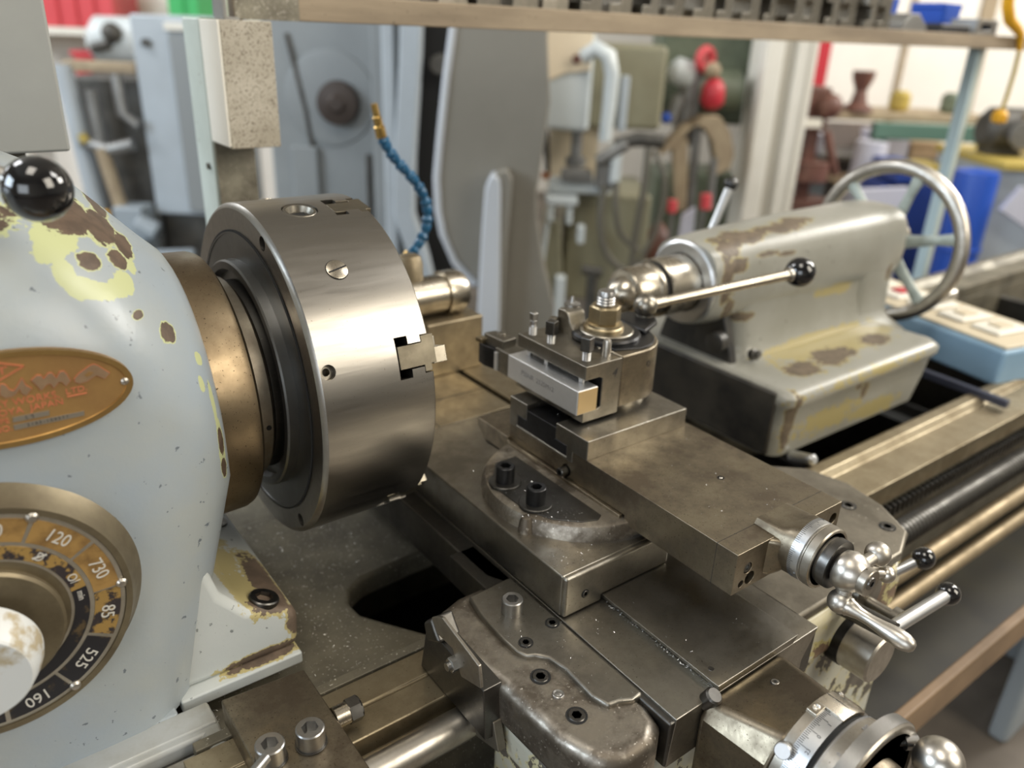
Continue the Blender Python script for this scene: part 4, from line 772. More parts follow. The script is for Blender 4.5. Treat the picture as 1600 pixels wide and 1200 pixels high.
def tsring(x, k=24):
    R_ = interp(x, [(.585, .0555), (.60, .0580), (.64, .0595), (1.02, .0640), (1.045, .060)])
    tp_ = interp(x, [(.585, .054), (.65, .060), (.80, .066), (1.0, .070), (1.045, .066)]); hw = R_*.98
    p = []
    for i in range(k):
        a = 2*pi*i/k; c_, s_ = cos(a), sin(a); e = .62 if s_ > 0 else .8
        p.append(Vector((x, hw*math.copysign(abs(c_)**e, c_), (tp_ if s_ > 0 else R_)*math.copysign(abs(s_)**e, s_))))
    return p
part(ts, 'barrel', 'tpaint', lambda b: b.loft([tsring(x) for x in (.588, .592, .60, .64, .70, .80, .90, .98, 1.02, 1.036, 1.045)]), ang=50)
def webring(z):
    T = [(-.125, .095), (-.108, .072), (-.09, .060), (-.06, .054), (-.02, .054)]
    hw = interp(z, T); x0 = interp(z, [(-.125, .632), (-.10, .655), (-.02, .640)]); x1 = interp(z, [(-.125, 1.055), (-.10, 1.035), (-.02, 1.030)])
    return [Vector((a, b_, z)) for a, b_ in rrect((x0+x1)/2, 0, (x1-x0)/2, hw, .028, 6)]
part(ts, 'web', 'tpaint', lambda b: b.loft([webring(z) for z in (-.125, -.117, -.108, -.098, -.09, -.075, -.06, -.04, -.02)]), ang=50)
part(ts, 'rear_pillar', 'tpaint', lambda b: b.loft([[Vector((x_, y, z)) for x_, y in rrect(.985, 0, .052, hy_, .02, 5)] for z, hy_ in ((-.12, .072), (-.095, .062), (-.06, .059), (.0, .060))]), ang=50)
part(ts, 'body_casting', 'tpaint', lambda b: b.loft([[Vector((x, y, z)) for x, y in rrect(.5*(a0+a1), -.01, .5*(a1-a0), hy, .022, 6)] for z, a0, a1, hy in ((-.1985, .606, .965, .160), (-.16, .609, .978, .163), (-.130, .611, .984, .1655), (-.122, .606, .992, .171), (-.113, .606, .992, .171), (-.107, .611, .986, .165), (-.105, .62, .975, .155))]), ang=50)
part(ts, 'front_face', 'tail_dark', lambda b: (b.box(.604, .612, -.160, .14, -.198, -.108), b.prism([(-.070, -.110), (.070, -.110), (.050, -.040), (-.044, -.040)], 'x', .628, .642)), bevel=.004, seg=3, label='black front face')  # front slabs in near-black, darker than the rest of the casting
part(ts, 'nose_ring', 'scale', lambda b: b.rev((.588, 0, 0), (-1, 0, 0), [(0, .0560), (.004, .0560), (.006, .053), (.006, .040), (0, .040)], 64))
part(ts, 'quill', 'bright', lambda b: b.rev((.59, 0, 0), (-1, 0, 0), [(0, .0385), (.060, .0385), (.062, .0370), (.062, 0)], 64))
part(ts, 'quill_groove', 'void', lambda b: b.rev((.527, 0, 0), (-1, 0, 0), [(0, .0345), (.007, .0345), (.007, .02), (0, .02)], 48))
lc = part(ts, 'live_center', 'bright', lambda b: b.rev((.520, 0, 0), (-1, 0, 0), [(0, .0350), (.004, .0355), (.006, .0345), (.008, .0325), (.040, .0325), (.044, .0300), (.046, .024), (.052, .022), (.076, 0)], 56))
part(ts, 'set_bolt', 'dark', lambda b: b.rev((.66, -.075, -.096), (0, -1, .5), [(0, .008), (.008, .008), (.010, .005), (.014, .005), (.014, 0)], 20))
part(ts, 'lock_handle_boss', 'tail_dark', lambda b: b.rev((.62, -.05, -.075), (-1, -.1, 0), [(0, .014), (.014, .014), (.016, .010), (.016, 0)], 24))
part(ts, 'pad_bolt', 'scale', lambda b: b.rev((.640, -.185, -.198), (-.3, -1, .4), [(-.01, .008), (.03, .007), (.034, .004), (.034, 0)], 20))
tv = thing('tailstock_lever', (.765, .075, .05), 'slanted chrome clamp lever with small black ball behind the tailstock', 'lever')
part(tv, 'shaft', 'scale', lambda b: b.cyl((.752, .12, -.045), (.8105, .12, .088), .0065)); part(tv, 'ball_knob', 'ball', lambda b: b.sphere((.8125, .12, .093), .0110, 24), ang=60); part(tv, 'boss', 'cast', lambda b: b.cyl((.752, .060, -.045), (.752, .130, -.045), .014))
hw_ = thing('tailstock_handwheel', (1.095, 0, -.14), 'large spoked steel handwheel on the end of the tailstock', 'handwheel')
part(hw_, 'rim', 'polish', lambda b: b.torus((1.095, 0, -.006), (1, 0, 0), .1250, .0120, 80, 18), ang=60)
part(hw_, 'hub', 'cast', lambda b: b.rev((1.04, 0, 0), (1, 0, 0), [(0, .034), (.03, .030), (.055, .028), (.085, .026), (.090, .018), (.090, 0)], 36))
M['spoke'] = mat('pale_green_spoke', (.50, .56, .52), (.30, .34, .31), 30, .4, metal=.1)
for k in range(6):
    a = radians(46 + 60*k); part(hw_, 'spoke', 'spoke', lambda b: b.loft([[Vector((1.092 + .006*cos(q), r_*cos(a) - wd*sin(q)*sin(a), -.006 + r_*sin(a) + wd*sin(q)*cos(a))) for q in [2*pi*i/12 for i in range(12)]] for r_, wd in ((.022, .013), (.05, .0100), (.09, .0080), (.120, .0115))]), ang=60)
part(hw_, 'handle', 'polish', lambda b: b.rev((1.10, -.09, -.088), (1, 0, 0), [(0, .007), (.01, .008), (.06, .011), (.085, .010), (.09, 0)], 24))
# things lying on the bed behind the tailstock
pb = thing('socket_box', (1.28, -.07, -.205), 'pale blue power socket box with a beige switch panel lying across the bed', 'socket box')
bm_ = Matrix.Translation((1.252, -.033, 0)) @ Matrix.Rotation(radians(-102), 4, 'Z')
part(pb, 'case', 'skyblue', lambda b: b.box(-.185, .205, -.0795, .0795, -.204, -.141, bm_), bevel=.008, seg=3)
part(pb, 'panel', 'beige', lambda b: b.box(-.180, .200, -.072, .072, -.142, -.136, bm_), bevel=.004)
for i in range(5):
    q = part(pb, 'socket', 'white', lambda b: b.box(-.165+.068*i, -.110+.068*i, -.040, .040, -.137, -.129, bm_), bevel=.005)
    part(q, 'switch', 'red' if i == 1 else 'beige', lambda b: b.box(-.150+.068*i, -.125+.068*i, -.018, .018, -.130, -.125, bm_), bevel=.002)
solo('black_bar', (1.06, -.18, -.19), 'barsteel', 'slim dark square bar resting across the front way before the blue socket box', 'bar', lambda b: b.box(-.088, .088, -.006, .006, -.2045, -.1925, Matrix.Translation((1.062, -.18, .0045)) @ Matrix.Rotation(radians(-94), 4, 'Z')), bevel=.001)

# ================================================================== splash post, shelf and its load
po = thing('shelf_post', (.10, .335, -ZO), 'pale green shelf post with a speckled face behind the chuck', 'post')
part(po, 'front_face', 'postdirt', lambda b: b.box(.083, .130, .310, .314, -ZO, .30))
part(po, 'channel', 'postgreen', lambda b: b.box(.080, .130, .314, .375, -ZO, .30), bevel=.002)
part(po, 'stud', 'screw', lambda b: b.cyl((.080, .330, .135), (.077, .330, .135), .004))
pb2 = thing('post_block', (.11, .275, .165), 'square speckled block fixed on the front of the shelf post', 'block')
part(pb2, 'side_plate', 'white', lambda b: b.box(.0800, .0830, .250, .310, .167, .299), bevel=.0008)
part(pb2, 'core', 'blockface', lambda b: b.box(.0830, .1410, .250, .310, .165, .299), bevel=.001)
po2 = thing('rear_shelf_post', (1.99, .34, -ZO), 'pale blue steel post holding the far end of the timber shelf', 'post')
part(po2, 'channel', 'postblue', lambda b: b.box(1.962, 1.976, .330, .356, -ZO, .30), bevel=.002)
part(po2, 'flange', 'postgreen', lambda b: b.box(1.976, 1.996, .330, .336, -ZO, .30), bevel=.001)
sh = thing('timber_shelf', (1.2, .40, .30), 'long grimy timber shelf spanning over the back of the lathe', 'shelf')
part(sh, 'front_board', 'wood', lambda b: b.box(.118, 2.45, .300, .322, .3000, .3300), bevel=.0015)
part(sh, 'top_board', 'wood', lambda b: b.prism([(.140, .322), (2.45, .322), (2.45, .56), (.60, .56), (.22, .40), (.155, .345)], 'z', .306, .326), bevel=.002)
part(sh, 'edge_angle', 'midmetal', lambda b: (b.prism([(.104, .296), (.122, .296), (.122, .330), (.104, .330)], 'z', .2985, .302), b.box(.104, .108, .296, .330, .302, .36)), bevel=.001)
part(sh, 'end_board', 'postdirt', lambda b: b.box(.1185, .195, .2990, .3005, .3002, .3298))
SHL = ['tool holder block with bright screws, %s on the timber shelf' % q for q in ('first from the post end', 'second from the post end', 'third from the post end', 'fourth from the post end', 'fifth from the post end', 'sixth from the post end', 'seventh from the post end', 'eighth from the post end', 'ninth from the post end', 'tenth from the post end', 'eleventh from the post end', 'twelfth from the post end', 'thirteenth from the post end', 'fourteenth from the post end', 'fifteenth from the post end', 'sixteenth from the post end', 'seventeenth from the post end', 'eighteenth from the post end', 'nineteenth from the post end', 'twentieth from the post end')]
h0 = thing('shelf_tool_holder', (.30, .350, .326), SHL[0], 'tool holder', 'tool holders on the shelf')
part(h0, 'body', 'holder', lambda b: b.prism([(.276, .326), (.322, .326), (.322, .392), (.276, .392), (.276, .372), (.298, .372), (.298, .344), (.276, .344)], 'y', .328, .395), bevel=.001)
for k in range(3):
    q = part(h0, 'set_screw', 'screw_bright', lambda b: b.cyl((.287, .340+.02*k, .392), (.287, .340+.02*k, .410), .004, n=12))
part(h0, 'slot_side', 'bright', lambda b: b.box(.2985, .3005, .3275, .3285, .344, .372))
x = .30
for i in range(1, 20):
    x += (.064, .058, .071, .060, .066)[i % 5]
    copy_thing(h0, (x-.30, (0, .006, -.004, .003)[i % 4], 0), SHL[i], radians((-7, 5, -3, 9, 0)[i % 5]))
for (x, bw, m_, lab) in ((1.70, .45, 'blue', 'small blue lidded bin behind the tool holders on the shelf, nearest the post'), (1.98, .75, 'blue', 'wide blue bin on the shelf end next to the yellow hook')):
    solo('parts_bin', (x, .45, .326), m_, lab, 'bin', lambda b: b.loft([[Vector((q, e, z)) for q, e in rrect(x, .47, hx*bw, .045, .01)] for z, hx in ((.326, .05), (.385, .060), (.39, .066), (.40, .066))]), bevel=.002)
gb_ = solo('jaw_block', (1.64, .35, .326), 'midmetal', 'loose grey angled jaw block lying on the shelf past the tool holders', 'block', lambda b: b.prism([(1.60, .326), (1.70, .326), (1.70, .340), (1.66, .365), (1.63, .365), (1.60, .345)], 'y', .335, .385), bevel=.002)
solo('rubber_pad', (1.83, .35, .326), 'ink', 'thick black rubber pad lying on the shelf', 'pad', lambda b: b.box(1.76, 1.90, .332, .40, .326, .350), bevel=.006)
solo('jaw_block', (1.98, .35, .326), 'midmetal', 'grey hollow steel block beyond the black pad on the shelf', 'block', lambda b: b.prism([(1.93, .326), (2.04, .326), (2.04, .365), (1.93, .365)], 'y', .335, .40), cut=(lambda: MB().box(1.955, 2.01, .30, .5, .340, .355))(), bevel=.002)
yh = thing('yellow_hook', (2.12, .36, .33), 'yellow plastic hook with hanging cord at the far shelf end', 'hook')
part(yh, 'hook', 'yellow', lambda b: b.tube([(1.955, .292, .43), (1.965, .292, .395), (1.995, .292, .365), (2.040, .292, .350), (2.075, .292, .335), (2.090, .292, .300)], [.013, .013, .013, .012, .010, .006], 12), ang=60)
part(yh, 'cord', 'yellowdull', lambda b: b.tube([(2.090, .292, .305), (2.093, .291, .25), (2.086, .290, .19), (2.078, .29, .150)], .0055, 8), ang=60)
part(yh, 'grip', 'yellow', lambda b: b.rev((2.077, .29, .158), (0, 0, -1), [(0, .012), (.010, .019), (.028, .018), (.034, .008), (.034, 0)], 20))

# ------------------------------------------------------------------ segmented coolant hose
hs = thing('coolant_hose', (.325, .28, -.03), 'blue segmented coolant hose with brass nozzle rising behind the chuck', 'hose')
HP = [(.328, .28, .003), (.338, .28, .012), (.352, .28, .030), (.3585, .28, .052), (.3565, .28, .075), (.346, .28, .095), (.335, .28, .110), (.321, .28, .124), (.308, .28, .137), (.297, .28, .152), (.2885, .28, .168)]
HP = [Vector(p) for p in HP]
def bez(t):
    f = t*(len(HP)-1); i = min(int(f), len(HP)-2); return HP[i].lerp(HP[i+1], f-i)
NS = 18
for i in range(NS):
    p0 = bez(i/NS); p1 = bez((i+1)/NS); l = (p1-p0).length
    part(hs, 'segment', 'hoseblue', lambda b: b.rev(p0, p1-p0, [(-.1*l, .0050), (.15*l, .0078), (.45*l, .0080), (.60*l, .0062), (.80*l, .0052), (1.1*l, .0050)] if i % 2 else [(-.1*l, .0052), (.2*l, .0066), (.75*l, .0074), (1.05*l, .0052)], 16), ang=40)
part(hs, 'nozzle', 'brass', lambda b: b.rev((.2890, .28, .166), (-.23, 0, 1), [(0, .0072), (.014, .0070), (.015, .0058), (.026, .0056), (.027, .0046), (.043, .0042), (.043, 0)], 20))
part(hs, 'valve', 'brass', lambda b: b.cyl((.318, .28, -.012), (.330, .28, .006), .009))
part(hs, 'stand_pipe', 'dark', lambda b: (b.cyl((.318, .28, -.012), (.318, .28, -.30), .010), b.box(.29, .345, .20, .31, -.34, -.29)))
# loose swarf on the slides: far too many flakes to count
def flakes(name, m, pts, lab, cat_):
    b = MB()
    for (x, y, z, s_) in pts:
        a = random.uniform(0, 2*pi); l = s_*random.uniform(.6, 2.2); wd = s_*random.uniform(.25, .5); dx, dy = cos(a), sin(a)
        v = [b.bm.verts.new((x + dx*l*q - dy*wd*e, y + dy*l*q + dx*wd*e, z + .0004 + (q > 0)*s_*random.uniform(0, .8))) for q, e in ((-.5, -.5), (.5, -.5), (.5, .5), (-.5, .5))]
        b.bm.faces.new(v)
    o = build(b, name, m, None); o['label'] = lab; o['category'] = cat_; o['kind'] = 'stuff'; return o
ru = random.uniform
PT = [(ru(.24, .36), ru(-.37, -.22), -.0598, .0006) for _ in range(110)] + [(ru(.23, .28), ru(-.215, -.10), -.0398, .0007) for _ in range(70)]
PT += [(ru(.145, .24), ru(-.285, -.26), -.1078, .0007) for _ in range(50)] + [(ru(.19, .28), ru(-.42, -.30), -.1430, .0006) for _ in range(35)] + [(.1870 + ru(-.003, .001), ru(-.42, -.30), -.1498, .0011) for _ in range(130)]
PT += [(ru(.150, .20), ru(-.26, -.13), -.0925, .0008) for _ in range(120)] + [(ru(.09, .138), ru(-.39, -.23), -.1497, .0006) for _ in range(70)] + [(ru(.2342, .256), ru(-.185, -.09), -.0009, .0006) for _ in range(45)]
PT += [(ru(.150, .168), ru(-.335, -.30), -.1497, .0009) for _ in range(20)]
flakes('steel_swarf', 'scale', PT, 'fine bright steel swarf sprinkled over the slides and saddle', 'swarf')
PT = [(ru(-.12, .10), ru(-.195, .10), -.2318, .0011) for _ in range(700)]
PT = [p for p in PT if not (.045 < p[0] and -.18 < p[1] < -.045)]
flakes('steel_swarf', 'numeral', PT, 'dull pale swarf scattered on the dirty bed casting under the chuck', 'swarf')
# ================================================================== workshop behind the lathe
def hm(s, h, z, yaw=0.): return Matrix.Translation(H(s, h, z)) @ Matrix.Rotation(HROT + yaw, 4, 'Z')
def hb(b, s0, s1, h0, h1, z0, z1): hallbox(b, s0, s1, h0, h1, z0, z1)
def hprism(b, poly, h0, h1): b.prism(poly, 'y', h0, h1, fn=lambda p, t: tuple(H(p[0], t, p[1])))
def hthing(n, s, h, z, lab, cat, group=None): return thing(n, tuple(H(s, h, z)), lab, cat, group)
F = -ZO
# big grey guard plate of the next machine
g = hthing('machine_guard', .17, 1.6, F, 'tall warm grey curved machine guard with pale edge behind the chuck', 'machine guard')
GO = [(.050, .62), (.044, .288), (.028, .17), (.012, .02), (.002, -.09), (.006, -.18), (.020, -.25), (.055, -.33), (.115, -.395), (.15, -.46), (.15, F), (.36, F), (.36, -.46), (.33, -.36), (.315, -.30), (.296, -.20), (.290, -.118), (.303, 0), (.314, .123), (.306, .20), (.298, .282), (.300, .62)]
part(g, 'plate', 'guard', lambda b: hprism(b, GO, 1.60, 1.68), bevel=.008, seg=3)
part(g, 'lit_edge_trim', 'guardtrim', lambda b: b.tube([H(s_+.004, 1.597, z_) for s_, z_ in GO[:9]], .011, 8), ang=60)  # rounded flange; its pale colour paints in the light from the left
part(g, 'fin', 'guardtrim', lambda b: hprism(b, [(.136, -.60), (.132, -.45), (.140, -.20), (.146, -.10), (.158, -.068), (.172, -.060), (.186, -.075), (.190, -.10), (.192, -.2), (.197, -.45), (.197, -.60)], 1.52, 1.60), bevel=.008, seg=3)
part(g, 'fin_web', 'guard', lambda b: hprism(b, [(.172, -.06), (.205, -.050), (.22, -.08), (.21, -.30), (.205, -.60), (.19, -.60), (.188, -.30)], 1.53, 1.60), bevel=.006)
# blue-grey machine cabinet with a dark chuck knob
c = hthing('machine_cabinet', -.33, 2.3, F, 'blue grey machine cabinet with a round dark brown knob', 'machine')
part(c, 'body', 'cabgrey', lambda b: hb(b, -.64, -.06, 2.20, 2.75, F, .55), bevel=.015)
part(c, 'door_panel', 'cabgrey', lambda b: hb(b, -.560, -.470, 2.17, 2.20, -.75, -.10), bevel=.006)
part(c, 'door_gap', 'darkgrease', lambda b: b.tube([H(-.555, 2.195, .26), H(-.535, 2.19, .17), (H(-.505, 2.19, .02)), H(-.49, 2.19, -.10), H(-.485, 2.19, -.60)], .008, 8), ang=60)
part(c, 'door_bulge', 'cabgrey', lambda b: b.rev(H(-.42, 2.205, .06), tuple(-HV), [(0, .16), (.012, .155), (.016, .13), (.016, 0)], 48))
part(c, 'knob', 'knobbrown', lambda b: b.rev(H(-.388, 2.19, .048), tuple(-HV), [(0, .072), (.02, .074), (.045, .068), (.050, .03), (.062, .022), (.062, 0)], 32))
part(c, 'dark_column', 'cabgrey', lambda b: hb(b, -.27, -.20, 2.14, 2.2, F, .5), bevel=.01)
part(c, 'rail', 'darkgrease', lambda b: hb(b, -.30, -.29, 2.17, 2.2, -.9, -.12))
part(c, 'ledge', 'palegrey', lambda b: hb(b, -.62, -.40, 2.16, 2.2, -.50, -.42), bevel=.006)
rl = hthing('slide_rails', -.14, 2.0, F, 'pair of pale upright rails with a dark gap beside the grey guard', 'rails')
part(rl, 'rail', 'palegrey', lambda b: hb(b, -.205, -.165, 1.98, 2.02, F, .5), bevel=.008)
part(rl, 'rail', 'palegrey', lambda b: b.loft([[H(s_+a, h_, z_) for a, h_ in ((-.032, 1.97), (.034, 1.97), (.034, 2.05), (-.032, 2.05))] for s_, z_ in ((-.105, .5), (-.118, .2), (-.140, -.1), (-.145, -.28), (-.10, -.42), (-.06, -.60), (-.05, F))]), bevel=.008)
part(rl, 'web', 'cabgrey', lambda b: hb(b, -.165, -.115, 2.03, 2.04, F, .5))
part(rl, 'gap_shade_back', 'void', lambda b: hb(b, -.13, .06, 2.10, 2.12, F, .5))  # black sheet stands in for the shade between rails and guard
part(rl, 'pulley', 'darkgrease', lambda b: b.cyl(H(-.03, 2.09, .19), H(-.03, 2.03, .19), .03))
# electric cabinet on the left
e = hthing('electric_cabinet', -1.1, 2.7, F, 'pale upright electrical cabinet with grey door behind the shelf post', 'cabinet')
part(e, 'case', 'palegrey', lambda b: hb(b, -1.27, -.93, 2.62, 3.0, -.46, .30), bevel=.012)
part(e, 'door', 'cabdoor', lambda b: hb(b, -1.12, -.94, 2.60, 2.62, -.44, .235), bevel=.006)
part(e, 'top_strip', 'white', lambda b: hb(b, -1.13, -.93, 2.595, 2.62, .245, .275), bevel=.004)
part(e, 'lock', 'darkgrease', lambda b: b.cyl(H(-1.21, 2.62, .20), H(-1.21, 2.60, .20), .016))
part(e, 'stand', 'darkgrease', lambda b: hb(b, -1.24, -.96, 2.65, 2.95, F, -.46))
# dark machine at far left
d = hthing('greasy_machine', -1.45, 2.7, F, 'dark greasy machine frame with rods and pipes beside the pale electrical cabinet', 'machine')
part(d, 'frame', 'darkgrease', lambda b: (hb(b, -1.62, -1.32, 2.8, 3.2, F, .06), hb(b, -1.72, -1.30, 2.9, 3.1, -.6, .0)), bevel=.02)
part(d, 'top_rail', 'tan', lambda b: hb(b, -1.56, -1.27, 2.62, 2.7, .085, .125), bevel=.008)
part(d, 'upright', 'palegrey', lambda b: b.cyl(H(-1.555, 2.62, .11), H(-1.50, 2.62, -.60), .035))
part(d, 'pipe', 'midmetal', lambda b: b.cyl(H(-1.45, 2.6, .02), H(-1.44, 2.6, -.24), .022))
part(d, 'pipe', 'midmetal', lambda b: b.tube([H(-1.34, 2.6, .08), H(-1.33, 2.58, -.06), H(-1.27, 2.58, -.10)], .022, 10), ang=60)
part(d, 'pipe', 'tan', lambda b: b.cyl(H(-1.42, 2.55, -.19), H(-1.36, 2.55, -.52), .026))
part(d, 'cross_bar', 'midmetal', lambda b: b.tube([H(-1.50, 2.57, -.17), H(-1.40, 2.56, -.20), H(-1.30, 2.57, -.175)], .026, 10), ang=60)
part(d, 'valve', 'yellowdull', lambda b: b.cyl(H(-1.49, 2.55, -.14), H(-1.475, 2.55, -.17), .018))
part(d, 'yellow_grip', 'yellow', lambda b: b.cyl(H(-1.42, 2.5, -.43), H(-1.43, 2.5, -.515), .016))
part(d, 'clamp', 'legblue', lambda b: (b.box(-.06, .06, -.06, .06, -.09, .09, hm(-1.33, 2.55, -.50)), b.cyl(H(-1.30, 2.5, -.47), H(-1.22, 2.5, -.51), .04)), bevel=.01)
part(d, 'base_block', 'legblue', lambda b: (b.box(-.10, .10, -.10, .10, -.20, .0, hm(-1.36, 2.5, -.56)), b.box(-.12, .10, -.10, .08, -.15, .12, hm(-1.14, 2.38, -.68, .3))), bevel=.012)
# red and green crates far away
wr = hthing('crate_rack', -2.4, 5.4, F, 'low pale storage rack carrying red and green crates at the far wall', 'rack')
part(wr, 'shelf_board', 'white', lambda b: hb(b, -3.3, -1.6, 5.0, 5.5, .155, .20))
part(wr, 'back', 'wallwhite', lambda b: hb(b, -3.3, -1.6, 5.5, 5.55, F, .9))
part(wr, 'leg', 'white', lambda b: hb(b, -3.28, -3.22, 5.05, 5.1, F, .16)); part(wr, 'leg', 'white', lambda b: hb(b, -1.66, -1.60, 5.05, 5.1, F, .16))
def crate(s0, s1, z0, z1, m_, lab, name='plastic_crate'):
    o = hthing(name, (s0+s1)/2, 5.2, z0, lab, 'crate', 'crates on the far rack')
    part(o, 'body', m_, lambda b: hb(b, s0, s1, 5.02, 5.4, z0, z1), bevel=.01)
    part(o, 'rim', m_, lambda b: hb(b, s0-.012, s1+.012, 5.008, 5.41, z1-.03, z1), bevel=.005)
    n = max(2, int((s1-s0)/.10))
    for i in range(1, n): part(o, 'rib', m_, lambda b: hb(b, s0+(s1-s0)*i/n-.008, s0+(s1-s0)*i/n+.008, 5.0, 5.03, z0+.01, z1-.03), bevel=.003)
crate(-2.95, -2.46, .20, .52, 'redcrate', 'wide red ribbed crate on the far rack')
crate(-2.10, -1.90, .20, .52, 'green', 'green ribbed crate on the far rack')
crate(-2.78, -2.66, -.10, .06, 'redcrate', 'small red crate under the rack, nearer the grey control box'); crate(-2.56, -2.44, -.10, .06, 'redcrate', 'small red crate under the rack, nearer the dark pump')
pu = hthing('air_pump', -2.3, 4.6, F, 'pale motor pump with dark fittings between the red and green crates', 'pump')
part(pu, 'motor', 'millwhite', lambda b: b.rev(H(-2.42, 4.6, .14), tuple(HU), [(0, .08), (.05, .14), (.30, .14), (.34, .10), (.34, 0)], 24))
part(pu, 'fitting', 'darkgrease', lambda b: (b.sphere(H(-2.22, 4.45, .19), .06, 16), b.cyl(H(-2.35, 4.44, .10), H(-2.24, 4.44, .13), .03)), ang=60)
part(pu, 'stand', 'darkgrease', lambda b: hb(b, -2.40, -2.10, 4.5, 4.7, F, .02))
# vertical milling machine
ml = hthing('milling_machine', .56, 2.9, F, 'pale milling machine with white head, olive body, vise and hanging cables', 'milling machine')
part(ml, 'head', 'millwhite', lambda b: hprism(b, [(.300, .62), (.296, .02), (.315, -.052), (.500, -.062), (.505, .62)], 2.58, 2.75), bevel=.02, seg=3)
part(ml, 'cream_cover', 'cream', lambda b: hprism(b, [(.302, .61), (.304, .11), (.40, .155), (.49, .165), (.50, .61)], 2.57, 2.585), bevel=.004)
part(ml, 'head_plug', 'brown', lambda b: b.rev(H(.435, 2.575, .205), tuple(-HV), [(0, .018), (.015, .016), (.015, 0)], 20))
part(ml, 'handle_bow', 'millwhite', lambda b: b.tube([H(.455, 2.50, .215), H(.500, 2.48, .248), H(.545, 2.47, .225), H(.563, 2.47, .16), H(.562, 2.47, .05), H(.556, 2.48, -.075)], [.028, .030, .030, .028, .026, .024], 12), ang=60)
part(ml, 'column', 'millgreen', lambda b: hb(b, .50, .80, 2.70, 3.2, -.055, .262), bevel=.02)
part(ml, 'column_strip', 'palegrey', lambda b: hb(b, .622, .655, 2.66, 2.70, -.06, .15), bevel=.008)
part(ml, 'spindle', 'midmetal', lambda b: (b.cyl(H(.46, 2.62, -.05), H(.46, 2.62, -.17), .022), b.cyl(H(.46, 2.62, -.16), H(.46, 2.62, -.195), .04)))
part(ml, 'cream_panel', 'cream', lambda b: hb(b, .355, .56, 2.78, 2.8, -.30, -.055))
part(ml, 'black_strip', 'void', lambda b: hprism(b, [(.318, -.06), (.345, -.06), (.358, -.22), (.340, -.22)], 2.60, 2.62))
part(ml, 'orange_tab', 'copper', lambda b: hb(b, .325, .36, 2.58, 2.6, -.245, -.22))
part(ml, 'table', 'millwhite', lambda b: (hb(b, .355, .60, 2.50, 2.62, -.285, -.235), hb(b, .345, .47, 2.45, 2.62, -.325, -.288)), bevel=.010)
vs = part(ml, 'vise', 'midmetal', lambda b: (hb(b, .40, .52, 2.46, 2.55, -.235, -.19), hb(b, .535, .61, 2.46, 2.56, -.255, -.155), b.cyl(H(.53, 2.45, -.15), H(.64, 2.45, -.08), .022)), bevel=.008)
part(ml, 'vise_jaw', 'millwhite', lambda b: hb(b, .585, .625, 2.44, 2.56, -.235, -.095), bevel=.010)
part(ml, 'motor_arm', 'darkgrease', lambda b: b.tube([H(.60, 2.5, -.09), H(.68, 2.48, -.065), H(.78, 2.48, -.07)], [.022, .028, .026], 10), ang=60)
part(ml, 'knee', 'millgreen', lambda b: (hb(b, .44, .78, 2.60, 3.1, -.75, -.30), hprism(b, [(.30, F), (.33, -.88), (.345, -.56), (.355, -.43), (.37, -.40), (.41, -.40), (.43, -.6), (.43, F)], 2.50, 2.9)), bevel=.015)
part(ml, 'knee_edge', 'millwhite', lambda b: hprism(b, [(.288, F), (.286, -.72), (.292, -.65), (.335, -.52), (.350, -.40), (.365, -.40), (.350, -.60), (.345, -.72), (.350, F)], 2.46, 2.52), bevel=.010)
for q_ in ((.355, .378, 2.46, 2.5, -.39, -.32), (.43, .452, 2.46, 2.5, -.40, -.32), (.475, .505, 2.44, 2.5, -.47, -.40), (.40, .44, 2.4, 2.46, -.85, -.60)): part(ml, 'bracket', 'millwhite', lambda b: hb(b, *q_), bevel=.006)
part(ml, 'crank', 'darkgrease', lambda b: (b.cyl(H(.545, 2.4, -.57), H(.545, 2.4, -.95), .022), b.cyl(H(.50, 2.4, -.56), H(.58, 2.4, -.57), .02)))
def cable(pts, r_): part(ml, 'cable', 'cable', lambda b: b.tube([H(*p) for p in pts], r_, 8), ang=60)
def arc(pts, n=7):
    P_ = [Vector(p) for p in pts]; o_ = []
    for i in range(len(P_)-1):
        p0, p1, p2, p3 = P_[max(i-1, 0)], P_[i], P_[i+1], P_[min(i+2, len(P_)-1)]
        for k in range(n):
            t = k/n; o_.append(.5*((2*p1) + (p2-p0)*t + (2*p0-5*p1+4*p2-p3)*t*t + (3*p1-p0-3*p2+p3)*t**3))
    return o_ + [P_[-1]]
cable(arc([(.565, 2.45, -.24), (.560, 2.43, -.36), (.585, 2.42, -.48), (.64, 2.42, -.545), (.72, 2.42, -.57)]), .014)
cable(arc([(.61, 2.44, -.22), (.615, 2.42, -.32), (.645, 2.42, -.42), (.72, 2.42, -.48)]), .012)
cable(arc([(.72, 2.44, -.09), (.715, 2.42, -.25), (.70, 2.42, -.45), (.70, 2.42, -.72)]), .014)
cable(arc([(.745, 2.44, -.10), (.79, 2.42, -.20), (.785, 2.42, -.36), (.74, 2.42, -.50), (.70, 2.42, -.56)]), .011)
